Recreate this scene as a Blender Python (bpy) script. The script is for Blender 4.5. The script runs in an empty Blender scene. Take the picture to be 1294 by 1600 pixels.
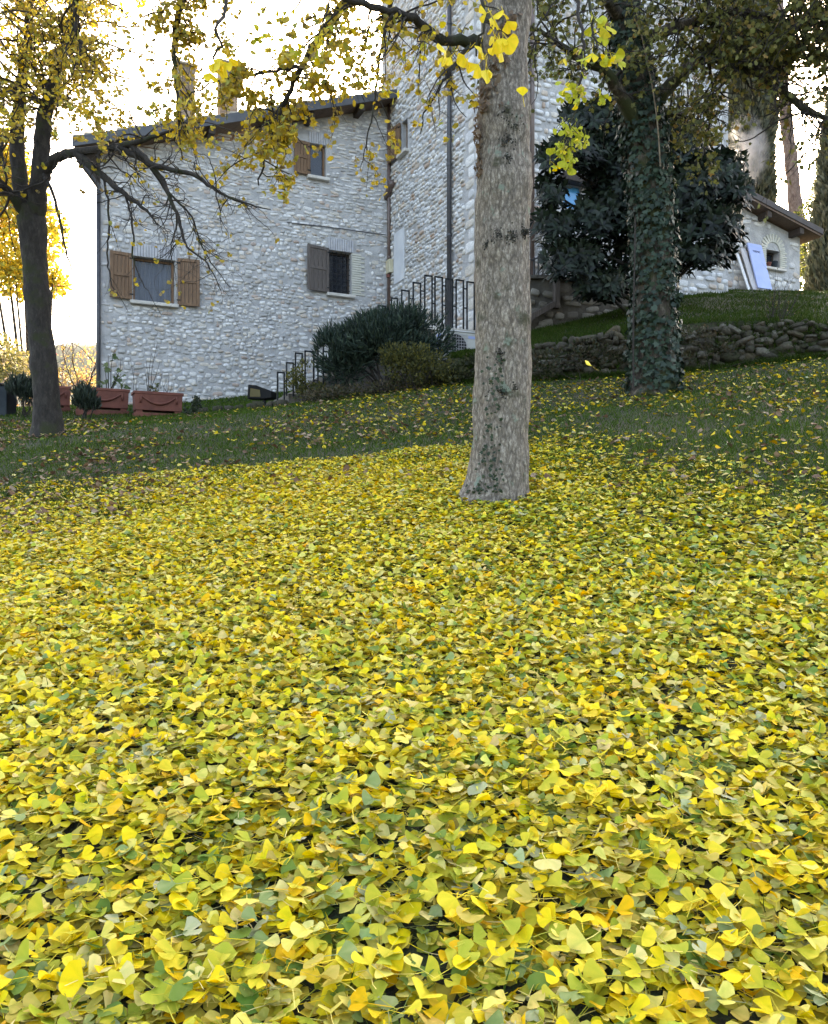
import bpy, math, random
import numpy as np
from mathutils import Vector, Matrix

# ------------------------------------------------------------------ camera, sky, sun, exposure
CZ = 1.28                 # lens height above the lawn at the photographer's feet
F = 1296.0                # focal length in photograph pixels (1294 x 1600)
scene = bpy.context.scene
cam_d = bpy.data.cameras.new('camera'); cam = bpy.data.objects.new('camera', cam_d)
scene.collection.objects.link(cam)
cam.location = (0, 0, CZ); cam.rotation_euler = (math.radians(90), 0, 0)
cam_d.sensor_fit = 'HORIZONTAL'; cam_d.sensor_width = 36.0; cam_d.lens = 36.0 * F / 1294.0
cam_d.clip_start = 0.05; cam_d.clip_end = 3000
scene.camera = cam
SUN_AZ, SUN_EL = math.radians(9.0), math.radians(21.0)
world = bpy.data.worlds.new('World'); scene.world = world; world.use_nodes = True
wn = world.node_tree; wn.nodes.clear()
sky = wn.nodes.new('ShaderNodeTexSky'); sky.sky_type = 'NISHITA'; sky.sun_disc = False
sky.sun_elevation = SUN_EL; sky.sun_rotation = SUN_AZ
sky.air_density = 0.8; sky.dust_density = 6.0; sky.ozone_density = 0.3; sky.altitude = 300
bg = wn.nodes.new('ShaderNodeBackground'); bg.inputs['Strength'].default_value = 0.15
wo = wn.nodes.new('ShaderNodeOutputWorld')
wn.links.new(sky.outputs[0], bg.inputs[0]); wn.links.new(bg.outputs[0], wo.inputs[0])
sd = bpy.data.lights.new('sun', 'SUN'); sd.energy = 4.0; sd.angle = math.radians(0.5); sd.color = (1.0, 0.93, 0.82)
sun = bpy.data.objects.new('sun', sd); scene.collection.objects.link(sun)
S = Vector((math.sin(SUN_AZ) * math.cos(SUN_EL), math.cos(SUN_AZ) * math.cos(SUN_EL), math.sin(SUN_EL)))
sun.rotation_euler = S.to_track_quat('Z', 'Y').to_euler(); sun.location = (0, 0, 40)
vs = scene.view_settings
vs.view_transform = 'Standard'; vs.look = 'None'; vs.gamma = 1.0; vs.use_curve_mapping = False
vs.exposure = 3.1
vs.use_white_balance = True; vs.white_balance_temperature = 7700; vs.white_balance_tint = 10

rng = np.random.default_rng(7); random.seed(7)
COL = scene.collection

# ------------------------------------------------------------------ helpers
WL = {}                                        # world position of every object that parents others
def P(px, py, d):                              # photograph pixel + distance along the view axis -> point
    return np.array([(px - 647.0) / F * d, d, CZ + (800.0 - py) / F * d])
def put(o, parent=None, loc=(0, 0, 0)):
    COL.objects.link(o)
    loc = np.array(loc, float)
    if parent is not None:
        o.parent = parent; o.location = Vector(loc - WL[parent.name])
    else: o.location = Vector(loc)
    WL[o.name] = loc
    return o
def tag(o, label=None, cat=None, group=None, kind=None):
    if label: o['label'] = label
    if cat: o['category'] = cat
    if group: o['group'] = group
    if kind: o['kind'] = kind
    return o
def thing(name, label, cat, loc, group=None):
    o = bpy.data.objects.new(name, None); o.empty_display_size = .2
    return tag(put(o, None, loc), label, cat, group)
def mesh_np(name, V, Fc, mat, tint=None, smooth=False):
    V = np.asarray(V, np.float32); Fc = np.asarray(Fc, np.int32); k = Fc.shape[1]; m = len(Fc)
    me = bpy.data.meshes.new(name)
    me.vertices.add(len(V)); me.vertices.foreach_set('co', V.ravel())
    me.loops.add(m * k); me.loops.foreach_set('vertex_index', Fc.ravel())
    me.polygons.add(m); me.polygons.foreach_set('loop_start', np.arange(0, m * k, k, dtype=np.int32))
    me.polygons.foreach_set('loop_total', np.full(m, k, np.int32))
    if smooth: me.polygons.foreach_set('use_smooth', np.ones(m, bool))
    me.update(calc_edges=True)
    if tint is not None:
        a = me.attributes.new('tint', 'FLOAT_COLOR', 'POINT')
        t = np.ones((len(V), 4), np.float32); t[:, :3] = tint
        a.data.foreach_set('color', t.ravel())
    if mat: me.materials.append(mat)
    return me
def obj_np(name, V, Fc, mat, parent=None, tint=None, smooth=False, origin=None):
    V = np.asarray(V, float)
    if origin is None: origin = WL[parent.name] if parent is not None else np.array([V[:, 0].mean(), V[:, 1].mean(), V[:, 2].min()])
    o = bpy.data.objects.new(name, mesh_np(name, V - origin, Fc, mat, tint, smooth))
    return put(o, parent, origin)
class MB:                                      # small mesh collector, mixed polygons, world coordinates
    def __init__(s): s.v = []; s.f = []
    def add(s, V, Fc):
        b = len(s.v); s.v += [tuple(map(float, p)) for p in V]; s.f += [tuple(int(i) + b for i in f) for f in Fc]; return s
    def box(s, c, ax, sz):                     # centre, 3 axis vectors (rows), full sizes
        c = np.array(c, float); ax = np.array(ax, float); h = np.array(sz) / 2.0
        V = [c + ax[0] * h[0] * i + ax[1] * h[1] * j + ax[2] * h[2] * k for i in (-1, 1) for j in (-1, 1) for k in (-1, 1)]
        return s.add(V, [(0, 1, 3, 2), (4, 6, 7, 5), (0, 4, 5, 1), (2, 3, 7, 6), (0, 2, 6, 4), (1, 5, 7, 3)])
    def bar(s, a, b, w, h=None, up=(0, 0, 1)):
        a = np.array(a, float); b = np.array(b, float); t = b - a; L = np.linalg.norm(t); t /= L
        up = np.array(up, float)
        if abs(t @ up) > .95: up = np.array([1., 0, 0])
        r = np.cross(t, up); r /= np.linalg.norm(r); q = np.cross(r, t)
        return s.box((a + b) / 2, (t, r, q), (L, w, h or w))
    def tube(s, pts, rad, n=8, cap=True):
        V, Fq = tube(pts, rad, n); b = len(s.v); s.add(V, Fq)
        if cap: s.f.append(tuple(range(b + n - 1, b - 1, -1))); s.f.append(tuple(b + len(V) - n + i for i in range(n)))
        return s
    def prism(s, poly, d):                     # polygon points (3D) extruded along d
        poly = [np.array(p, float) for p in poly]; n = len(poly); d = np.array(d, float)
        return s.add(poly + [p + d for p in poly], [tuple(range(n))[::-1], tuple(range(n, 2 * n))] + [(i, (i + 1) % n, n + (i + 1) % n, n + i) for i in range(n)])
    def build(s, name, mat, parent=None, origin=None, bevel=0, smooth=False):
        V = np.array(s.v)
        if origin is None: origin = np.array([(V[:, 0].min() + V[:, 0].max()) / 2, (V[:, 1].min() + V[:, 1].max()) / 2, V[:, 2].min()])
        me = bpy.data.meshes.new(name); me.from_pydata([tuple(p - origin) for p in V], [], s.f); me.update()
        if mat: me.materials.append(mat)
        if smooth: me.polygons.foreach_set('use_smooth', np.ones(len(me.polygons), bool))
        o = put(bpy.data.objects.new(name, me), parent, origin)
        if bevel:
            b = o.modifiers.new('bevel', 'BEVEL'); b.width = bevel; b.segments = 2; b.limit_method = 'ANGLE'
        return o
def tube(pts, rad, n=8):
    pts = np.asarray(pts, float); m = len(pts); rad = np.broadcast_to(np.asarray(rad, float), (m,))
    T = np.gradient(pts, axis=0); T /= np.linalg.norm(T, axis=1, keepdims=True) + 1e-12
    up = np.array([.31, .17, .93]);
    if abs(T[0] @ up) > .9: up = np.array([.93, .21, .1])
    V = np.empty((m, n, 3)); r = np.cross(T[0], up)
    a = np.arange(n) * 2 * math.pi / n
    for i in range(m):
        r = r - T[i] * (r @ T[i]); r /= np.linalg.norm(r) + 1e-12; q = np.cross(T[i], r)
        V[i] = pts[i] + rad[i] * (np.cos(a)[:, None] * r + np.sin(a)[:, None] * q)
    i = np.arange(m - 1)[:, None] * n; j = np.arange(n)[None]; k = (j + 1) % n
    Fq = np.stack([i + j, i + k, i + n + k, i + n + j], -1).reshape(-1, 4)
    return V.reshape(-1, 3), Fq
def spline(pts, n=6):                          # Catmull-Rom resampling of (x, y, z, r ...) rows
    p = np.asarray(pts, float); q = np.vstack([2 * p[0] - p[1], p, 2 * p[-1] - p[-2]]); out = []
    for i in range(len(p) - 1):
        a, b, c, d = q[i:i + 4]
        for t in np.linspace(0, 1, n, endpoint=False):
            out.append(.5 * (2 * b + (c - a) * t + (2 * a - 5 * b + 4 * c - d) * t * t + (3 * b - a - 3 * c + d) * t ** 3))
    out.append(p[-1]); return np.array(out)
class Bag:                                     # vectorised collector of same-size polygons
    def __init__(s): s.V = []; s.F = []; s.T = []; s.n = 0
    def add(s, V, Fc, t=None):
        V = np.asarray(V, float); s.V.append(V); s.F.append(np.asarray(Fc) + s.n); s.n += len(V)
        if t is not None: s.T.append(np.broadcast_to(np.asarray(t, float), (len(V), 3)))
    def obj(s, name, mat, parent=None, smooth=False, origin=None):
        return obj_np(name, np.concatenate(s.V), np.concatenate(s.F), mat, parent, np.concatenate(s.T) if s.T else None, smooth, origin)
def scatter(bag, TV, TF, pos, R, sc, tint, mul=None):    # copies of a template: pos (n,3), R (n,3,3) columns = axes, sc (n,) or (n,3)
    n = len(pos)
    if n == 0: return
    sc = np.asarray(sc, float); sc = sc[:, None, None] if sc.ndim == 1 else sc[:, None, :]
    V = np.einsum('nij,nkj->nki', R, TV[None] * sc) + np.asarray(pos)[:, None, :]
    Fc = TF[None] + (np.arange(n) * len(TV))[:, None, None]
    t = np.repeat(tint, len(TV), axis=0)
    if mul is not None: t = np.clip(t * np.tile(mul, (n, 1)), 0, .95)
    bag.add(V.reshape(-1, 3), Fc.reshape(-1, TF.shape[1]), t)
def unit(v): return v / (np.linalg.norm(v, axis=-1, keepdims=True) + 1e-12)
def frames(y, nrm):                            # rotation matrices with local y along y, local z near nrm
    y = unit(y); x = unit(np.cross(y, nrm)); z = np.cross(x, y); return np.stack([x, y, z], -1)
def rand_dirs(n): return unit(rng.normal(size=(n, 3)))
def _h(i, j, k, s):
    h = (i * 374761393 + j * 668265263 + k * 1274126177 + s * 974711) & 0xffffffff
    h = ((h ^ (h >> 13)) * 1103515245) & 0xffffffff; h = (h ^ (h >> 16)) & 0xffff
    return h / 65535.0
def vnoise(p, s=0):                            # value noise, p (n,3) -> 0..1
    p = np.asarray(p, float); i = np.floor(p).astype(np.int64); f = p - i; f = f * f * (3 - 2 * f); r = 0
    for a in (0, 1):
        for b in (0, 1):
            for c in (0, 1):
                w = (f[:, 0] if a else 1 - f[:, 0]) * (f[:, 1] if b else 1 - f[:, 1]) * (f[:, 2] if c else 1 - f[:, 2])
                r = r + w * _h(i[:, 0] + a, i[:, 1] + b, i[:, 2] + c, s)
    return r
def fbm(p, o=3, s=0):
    r = 0; a = .5; t = 0; p = np.asarray(p, float)
    for k in range(o): r = r + a * vnoise(p * 2 ** k, s + k); t += a; a *= .5
    return r / t
def sstep(a, b, x): t = np.clip((x - a) / (b - a), 0, 1); return t * t * (3 - 2 * t)

# ------------------------------------------------------------------ materials
def nodes(name):
    m = bpy.data.materials.new(name); m.use_nodes = True; nt = m.node_tree; return m, nt, nt.nodes['Principled BSDF']
def N(nt, t, **kw):
    n = nt.nodes.new(t)
    for k, v in kw.items():
        if k in n.inputs.keys(): n.inputs[k].default_value = v
        else: setattr(n, k, v)
    return n
def coords(nt, scale=(1, 1, 1)):
    tc = N(nt, 'ShaderNodeTexCoord'); mp = N(nt, 'ShaderNodeMapping'); mp.inputs['Scale'].default_value = scale
    nt.links.new(tc.outputs['Object'], mp.inputs[0]); return mp.outputs[0]
def ramp(nt, src, stops):
    r = N(nt, 'ShaderNodeValToRGB'); e = r.color_ramp.elements
    while len(e) < len(stops): e.new(.5)
    for i, (p, c) in enumerate(stops): e[i].position = p; e[i].color = (*c, 1)
    nt.links.new(src, r.inputs[0]); return r.outputs[0]
def noise(nt, co, scale, detail=5, rough=.6):
    n = N(nt, 'ShaderNodeTexNoise'); n.inputs['Scale'].default_value = scale; n.inputs['Detail'].default_value = detail
    n.inputs['Roughness'].default_value = rough; nt.links.new(co, n.inputs['Vector']); return n.outputs['Fac']
def mixc(nt, fac, a, b, mode='MIX'):
    m = N(nt, 'ShaderNodeMix', data_type='RGBA', blend_type=mode)
    for sock, v in ((m.inputs[0], fac), (m.inputs[6], a), (m.inputs[7], b)):
        if hasattr(v, 'is_linked'): nt.links.new(v, sock)
        elif isinstance(v, tuple): sock.default_value = (*v, 1)
        else: sock.default_value = v
    return m.outputs[2]
def bump(nt, bs, h, strength=.5, dist=.02):
    b = N(nt, 'ShaderNodeBump'); b.inputs['Strength'].default_value = strength; b.inputs['Distance'].default_value = dist
    nt.links.new(h, b.inputs['Height']); nt.links.new(b.outputs[0], bs.inputs['Normal'])
def plain(name, c1, c2, scale=6, rough=.7, bumps=.2, bd=.01, stretch=(1, 1, 1), metal=0, lo=.35, hi=.65):
    m, nt, bs = nodes(name); co = coords(nt, stretch); n = noise(nt, co, scale)
    nt.links.new(ramp(nt, n, [(lo, c1), (hi, c2)]), bs.inputs['Base Color'])
    bs.inputs['Roughness'].default_value = rough; bs.inputs['Metallic'].default_value = metal
    if bumps: bump(nt, bs, noise(nt, co, scale * 4), bumps, bd)
    return m
def tinted(name, var=.35, scale=9, rough=.85, bumps=.4, bd=.015, tlu=0.0, stain=None):
    m, nt, bs = nodes(name); co = coords(nt); a = N(nt, 'ShaderNodeAttribute', attribute_name='tint')
    n = noise(nt, co, scale)
    c = mixc(nt, 1.0, a.outputs['Color'], ramp(nt, n, [(.3, (1 - var,) * 3), (.7, (1 + var * .3,) * 3)]), 'MULTIPLY')
    if stain: c = mixc(nt, ramp(nt, noise(nt, co, stain[1]), [(.52, (0, 0, 0)), (.7, (1, 1, 1))]), c, stain[0])
    nt.links.new(c, bs.inputs['Base Color']); bs.inputs['Roughness'].default_value = rough
    if bumps: bump(nt, bs, noise(nt, co, scale * 3), bumps, bd)
    if tlu:
        tr = N(nt, 'ShaderNodeBsdfTranslucent'); nt.links.new(c, tr.inputs[0]); mx = N(nt, 'ShaderNodeMixShader'); mx.inputs[0].default_value = tlu
        out = nt.nodes['Material Output']; nt.links.new(bs.outputs[0], mx.inputs[1]); nt.links.new(tr.outputs[0], mx.inputs[2]); nt.links.new(mx.outputs[0], out.inputs[0])
    return m
M = {}
M['stone'] = tinted('limestone', .32, 7, .9, .5, .02)
M['mossrock'] = tinted('mossy_rock', .5, 5, .95, .8, .04, stain=((.05, .06, .018), 3.2))
M['mortar'] = plain('lime_mortar', (.33, .325, .32), (.47, .46, .45), 4, .95, .8, .03)
M['mortar_dark'] = plain('dark_mortar', (.10, .09, .075), (.17, .155, .13), 4, .95, .7, .03)
M['leaf'] = tinted('ginkgo_leaf', .16, 60, .65, .12, .002, .2); M['leaf'].node_tree.nodes['Principled BSDF'].inputs['Specular IOR Level'].default_value = .2
M['treeleaf'] = tinted('tree_leaf', .2, 30, .65, 0, .0, .3)
M['glossleaf'] = tinted('glossy_leaf', .2, 20, .5, 0, 0, .05); M['glossleaf'].node_tree.nodes['Principled BSDF'].inputs['Specular IOR Level'].default_value = .25
M['grass'] = tinted('grass_blade', .2, 3, .8, 0, 0, .25); M['grass'].node_tree.nodes['Principled BSDF'].inputs['Specular IOR Level'].default_value = .1
M['woodbrown'] = plain('brown_wood', (.12, .066, .034), (.225, .13, .07), 5, .7, .3, .004, (6, 6, .7))
M['woodgrey'] = plain('weathered_wood', (.075, .06, .052), (.15, .125, .11), 6, .8, .4, .004, (6, 6, .6))
M['darkwood'] = plain('dark_beam', (.025, .018, .014), (.06, .042, .03), 6, .75, .3, .004, (3, 3, 3))
M['soffit'] = plain('soffit_board', (.08, .05, .035), (.16, .105, .07), 5, .8, .3, .004, (2, 8, 2))
M['fascia'] = plain('grey_metal_fascia', (.045, .047, .053), (.075, .078, .085), 3, .5, .1, .004)
M['tile'] = plain('old_roof_tile', (.22, .19, .14), (.40, .35, .27), 5, .95, .6, .02)
M['browntile'] = plain('brown_roof_sheet', (.035, .026, .024), (.06, .047, .043), 3, .6, .2, .005)
M['pipe_brown'] = plain('brown_downpipe', (.09, .06, .05), (.14, .095, .08), 4, .35, .05, .002)
M['pipe_grey'] = plain('grey_downpipe', (.035, .035, .04), (.06, .06, .065), 4, .45, .05, .002)
M['iron'] = plain('dark_iron', (.012, .014, .016), (.03, .032, .034), 12, .5, .2, .002)
M['sill'] = plain('travertine_sill', (.45, .42, .37), (.6, .57, .52), 8, .8, .3, .004)
M['brickgrey'] = plain('grey_brick', (.36, .36, .38), (.52, .52, .53), 5, .9, .3, .005)
M['brickold'] = plain('old_chimney_brick', (.17, .125, .09), (.30, .24, .18), 9, .95, .5, .01)
M['brickpale'] = plain('pale_brick', (.45, .44, .37), (.58, .56, .49), 5, .9, .3, .005)
M['plaster'] = plain('white_plaster', (.55, .57, .6), (.68, .69, .7), 2, .9, .2, .005)
M['terracotta'] = plain('terracotta', (.115, .034, .022), (.18, .056, .036), 5, .75, .25, .004)
M['soil'] = plain('soil', (.03, .022, .015), (.07, .05, .035), 12, 1, .6, .02)
M['black'] = plain('black_plastic', (.004, .0045, .005), (.009, .0095, .01), 6, .45, .1, .002)
M['binmat'] = plain('dark_bin_plastic', (.02, .027, .034), (.035, .043, .05), 4, .55, .1, .002)
M['acwhite'] = plain('aged_white_metal', (.42, .42, .38), (.55, .55, .52), 3, .5, .05, .002)
M['acdark'] = plain('fan_dark', (.012, .014, .016), (.03, .03, .03), 8, .6, 0)
M['whitepanel'] = plain('blue_white_panel', (.30, .38, .66), (.36, .44, .72), 2, .5, .02, .001)
M['boardgrey'] = plain('grey_board', (.35, .34, .36), (.5, .49, .5), 4, .7, .2, .003, (5, 5, .6))
M['ink'] = plain('dark_blue_ink', (.03, .04, .10), (.04, .05, .12), 4, .6, 0)
M['curtain'] = plain('curtain', (.22, .25, .33), (.46, .48, .55), 3, .9, .1, .004, (8, 8, .5))
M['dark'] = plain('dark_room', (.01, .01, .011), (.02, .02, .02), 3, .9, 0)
M['cream'] = plain('cream_plastic', (.5, .45, .3), (.58, .53, .38), 4, .5, 0)
def glass(name, col, alpha, rough=.08):
    m, nt, bs = nodes(name); co = coords(nt); n = noise(nt, co, 1.5)
    nt.links.new(ramp(nt, n, [(.3, tuple(c * .7 for c in col)), (.7, col)]), bs.inputs['Base Color'])
    bs.inputs['Roughness'].default_value = rough; bs.inputs['Alpha'].default_value = alpha; return m
M['pane'] = glass('window_pane', (.05, .065, .09), .38)
M['darkpane'] = glass('dark_pane', (.025, .03, .04), .92)
M['skypane'] = glass('sky_painted_pane', (.10, .42, .80), 1.0)  # sky reflection painted in as the pane's blue base colour
M['lens'] = glass('floodlight_lens', (.15, .125, .06), 1.0, .7)
for k_ in ('lens', 'black', 'iron', 'binmat'): M[k_].node_tree.nodes['Principled BSDF'].inputs['Specular IOR Level'].default_value = .12
def bark(name, c1, c2, c3, sc, stretch, moss=None, lichen=None, fiss=0):
    m, nt, bs = nodes(name); co = coords(nt, stretch); co1 = coords(nt)
    n = noise(nt, co, sc, 10, .78)
    c = ramp(nt, n, [(.32, c1), (.5, c2), (.66, c3)])
    if fiss:
        vo = N(nt, 'ShaderNodeTexVoronoi', feature='DISTANCE_TO_EDGE'); vo.inputs['Scale'].default_value = fiss
        ad = N(nt, 'ShaderNodeVectorMath', operation='ADD'); nn_ = N(nt, 'ShaderNodeTexNoise'); nn_.inputs['Scale'].default_value = fiss * .8; nt.links.new(co, nn_.inputs['Vector'])
        sc_ = N(nt, 'ShaderNodeVectorMath', operation='SCALE'); sc_.inputs['Scale'].default_value = .06; nt.links.new(nn_.outputs['Color'], sc_.inputs[0]); nt.links.new(co, ad.inputs[0]); nt.links.new(sc_.outputs[0], ad.inputs[1]); nt.links.new(ad.outputs[0], vo.inputs['Vector'])
        c = mixc(nt, ramp(nt, vo.outputs['Distance'], [(.0, (.6, .6, .6)), (.13, (0, 0, 0))]), c, c1)
    if moss: c = mixc(nt, ramp(nt, noise(nt, co1, moss[1], 4), [(moss[2], (0, 0, 0)), (moss[2] + .1, (1, 1, 1))]), c, moss[0])
    if lichen: c = mixc(nt, ramp(nt, noise(nt, co1, lichen[1], 4), [(lichen[2], (0, 0, 0)), (lichen[2] + .06, (1, 1, 1))]), c, lichen[0])
    nt.links.new(c, bs.inputs['Base Color']); bs.inputs['Roughness'].default_value = .95
    bump(nt, bs, n, .8, .025); return m
M['bark_ginkgo'] = bark('ginkgo_bark', (.06, .048, .038), (.22, .185, .15), (.52, .47, .40), 62, (1, 1, .4), ((.05, .05, .025), 4.6, .59), ((.20, .24, .19), 9, .63), 17)
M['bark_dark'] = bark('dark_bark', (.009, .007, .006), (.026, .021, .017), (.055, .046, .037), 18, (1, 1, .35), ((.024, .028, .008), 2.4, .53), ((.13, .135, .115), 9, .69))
M['bark_twig'] = bark('twig_bark', (.014, .011, .01), (.035, .028, .023), (.06, .05, .04), 20, (1, 1, 1))
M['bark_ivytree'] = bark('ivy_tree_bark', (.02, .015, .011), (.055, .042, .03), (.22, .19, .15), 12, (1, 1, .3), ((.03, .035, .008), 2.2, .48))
M['bark_pine'] = bark('pine_bark', (.07, .04, .03), (.19, .125, .10), (.32, .24, .2), 9, (1, 1, .5))
M['bark_pale'] = bark('pale_twig', (.10, .075, .05), (.2, .15, .10), (.3, .24, .17), 14, (1, 1, 1))

# ------------------------------------------------------------------ terrain heights
CTRL = [(647, 1600, 1.5), (200, 1600, 1.5), (1100, 1600, 1.5), (775, 777, 6.0), (75, 680, 12.5), (250, 650, 16.6), (160, 648, 17), (-40, 645, 17.2), (405, 640, 15.6), (445, 632, 15.4),
        (600, 615, 14.4), (742, 600, 14.2), (850, 592, 14.0), (1020, 614, 11.3), (1294, 558, 12.6), (1500, 545, 12.2), (1150, 575, 13.1), (647, 1000, 3.31), (100, 800, 7.0), (1290, 800, 4.9)]
_c = np.array([[(a - 647) / F * d, d, CZ + (800 - b) / F * d] for a, b, d in CTRL])
def _plane(x, d): return .222 * np.clip(d, -25, 22) + .10 * np.clip(x, -9, 9)
def _phi(r): return np.exp(-(r / 4.0) ** 2)
_A = _phi(np.hypot(_c[:, None, 0] - _c[None, :, 0], _c[:, None, 1] - _c[None, :, 1])) + .02 * np.eye(len(_c))
_w = np.linalg.solve(_A, _c[:, 2] - _plane(_c[:, 0], _c[:, 1]))
def ground(x, d):
    x = np.atleast_1d(np.asarray(x, float)); d = np.atleast_1d(np.asarray(d, float)); x, d = np.broadcast_arrays(x, d)
    z = _plane(x, d) + _phi(np.hypot(x[..., None] - _c[:, 0], d[..., None] - _c[:, 1])) @ _w
    z = z - .16 * np.clip(d - 21, 0, 40) - .12 * np.clip(-9 - x, 0, 30)
    return z + (fbm(np.stack([x.ravel() * 1.3, d.ravel() * 1.3, 0 * x.ravel()], 1), 2, 3).reshape(x.shape) - .5) * .05
def gz(x, d): return float(ground(x, d)[0])
def on_ground(px, py, dmin=1.0, dmax=30):      # where the pixel's ray meets the lawn
    for d in np.arange(dmin, dmax, .02):
        p = P(px, py, d)
        if gz(p[0], d) >= p[2]: return np.array([p[0], d, gz(p[0], d)])
    return P(px, py, dmax)
xs = np.concatenate([np.linspace(-300, -22, 12), np.linspace(-20, 20, 121), np.linspace(22, 300, 12)])
ds = np.concatenate([np.linspace(-60, -3, 12), np.linspace(-2.5, 30, 120), np.linspace(31, 70, 14), np.linspace(80, 600, 14)])
GX, GD = np.meshgrid(xs, ds); GZ = ground(GX, GD)
nx = len(xs); ii = (np.arange(len(ds) - 1)[:, None] * nx + np.arange(nx - 1)[None]).ravel()
def ground_mat():
    m, nt, bs = nodes('lawn_soil'); co = coords(nt)
    c = ramp(nt, noise(nt, co, 1.1, 6), [(.3, (.018, .03, .008)), (.5, (.032, .045, .013)), (.68, (.06, .05, .026))])
    c = mixc(nt, ramp(nt, noise(nt, co, 40, 3), [(.45, (0, 0, 0)), (.6, (1, 1, 1))]), c, (.028, .022, .014))
    nt.links.new(c, bs.inputs['Base Color']); bs.inputs['Roughness'].default_value = 1
    bump(nt, bs, noise(nt, co, 30), .8, .03); return m
M['ground'] = ground_mat()
g = obj_np('ground', np.stack([GX, GD, GZ], -1).reshape(-1, 3), np.stack([ii, ii + 1, ii + nx + 1, ii + nx], 1), M['ground'], None, None, True, np.zeros(3))
tag(g, 'grassy slope covered in fallen leaves', 'ground', kind='structure')
# far hillside beyond the valley, seen between the left tree and the house
hx = np.linspace(-700, 500, 60); hd = np.linspace(110, 900, 30); HX, HD = np.meshgrid(hx, hd)
HZ = -14 + 115 * sstep(90, 560, HD) + 34 * (fbm(np.stack([HX.ravel() / 90, HD.ravel() / 120, 0 * HX.ravel()], 1), 3, 9).reshape(HX.shape) - .5) * sstep(120, 300, HD)
ii = (np.arange(29)[:, None] * 60 + np.arange(59)[None]).ravel()
M['hill'] = plain('far_fields', (.10, .115, .07), (.17, .165, .10), .02, 1, 0)
tag(obj_np('hills', np.stack([HX, HD, HZ], -1).reshape(-1, 3), np.stack([ii, ii + 1, ii + 61, ii + 60], 1), M['hill'], None, None, True), 'far hillside of fields and woods behind the left tree', 'hills', kind='structure')

# ------------------------------------------------------------------ buildings
ANG = math.radians(65.0)
UF = np.array([math.sin(ANG), math.cos(ANG), 0.0]); NF = np.array([math.cos(ANG), -math.sin(ANG), 0.0]); ZV = np.array([0, 0, 1.0])
class Plane:                                   # a vertical plane: u runs along it, z up, n faces the viewer
    def __init__(s, o, u): s.o = np.array([o[0], o[1], 0.0]); s.u = np.array(u, float); s.n = np.cross(s.u, ZV)
    def ux(s, px):
        r = (px - 647.0) / F                   # point o + t u with x = r d
        return (r * s.o[1] - s.o[0]) / (s.u[0] - r * s.u[1])
    def uz(s, px, py):
        t = s.ux(px); d = s.o[1] + s.u[1] * t; return t, CZ + (800.0 - py) / F * d
    def pt(s, u, z, off=0.0): return s.o + s.u * u + ZV * z + s.n * off
    @property
    def ax(s): return (s.u, ZV, s.n)
def through(px, d, u): return Plane(((px - 647.0) / F * d, d), u)
def shift(pl, px):                             # same plane, origin moved under pixel column px
    p = pl.pt(pl.ux(px), 0); return Plane(p[:2], pl.u)

def wall_face(pl, u0, u1, z0, top, holes, depth=.28):
    mb = MB(); us = sorted({u0, u1, *[h[0] for h in holes], *[h[1] for h in holes]})
    zs = sorted({z0, *[h[2] for h in holes], *[h[3] for h in holes]})
    for a, b in zip(us[:-1], us[1:]):
        for k in range(len(zs)):
            lo = zs[k]; inh = any(h[0] <= a + 1e-6 and b - 1e-6 <= h[1] and h[2] <= lo + 1e-6 and (k + 1 < len(zs)) and zs[k + 1] <= h[3] + 1e-6 for h in holes)
            if inh: continue
            ta, tb = (min(zs[k + 1], top(a)), min(zs[k + 1], top(b))) if k + 1 < len(zs) else (top(a), top(b))
            if ta <= lo and tb <= lo: continue
            ta, tb = max(ta, lo), max(tb, lo)
            mb.add([pl.pt(a, lo), pl.pt(b, lo), pl.pt(b, tb), pl.pt(a, ta)], [(0, 1, 2, 3)])
    for a, b, lo, hi in holes:                 # reveals
        c = [(a, lo), (b, lo), (b, hi), (a, hi)]
        for i in range(4):
            p, q = c[i], c[(i + 1) % 4]
            mb.add([pl.pt(*p), pl.pt(*q), pl.pt(*q, -depth), pl.pt(*p, -depth)], [(0, 1, 2, 3)])
    return mb

def stone_template(n, r):
    a = np.arange(n) * 2 * math.pi / n + r.uniform(-.12, .12, n)
    e = r.uniform(2.6, 5.0); c, s = np.cos(a), np.sin(a)
    rad = 1 / (np.abs(c) ** e + np.abs(s) ** e) ** (1 / e) * r.uniform(.86, 1.04, n)
    x, y = c * rad * .5, s * rad * .5; k1, k2 = r.uniform(.86, .95), r.uniform(.6, .75); t = r.uniform(-.25, .25, 2)
    V = [np.stack([x, y, np.full(n, -.35)], 1), np.stack([x * k1, y * k1, .62 + t[0] * x + t[1] * y], 1),
         np.stack([x * k2, y * k2, 1 + r.uniform(-.16, .16, n) + t[0] * x + t[1] * y], 1), np.array([[0, 0, 1.05]])]
    i = np.arange(n); j = (i + 1) % n
    T = [np.stack([i, j, j + n], 1), np.stack([i, j + n, i + n], 1), np.stack([i + n, j + n, j + 2 * n], 1), np.stack([i + n, j + 2 * n, i + 2 * n], 1), np.stack([i + 2 * n, j + 2 * n, np.full(n, 3 * n)], 1)]
    return np.concatenate(V), np.concatenate(T)
_r = np.random.default_rng(5)
STT = [stone_template(8, _r) for _ in range(14)]
LIME = np.array([(.68, .66, .63), (.58, .57, .56), (.76, .74, .71), (.48, .47, .45), (.65, .60, .53), (.58, .50, .42), (.50, .40, .34), (.70, .69, .68)])
_stone_cache = {}
def stone_mesh(k, c, mat, pal, pid):
    key = (k, c, mat.name, pid)
    if key not in _stone_cache: _stone_cache[key] = mesh_np('stone', STT[k][0], STT[k][1], mat, np.tile(pal[c], (len(STT[k][0]), 1)), True)
    return _stone_cache[key]
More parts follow.
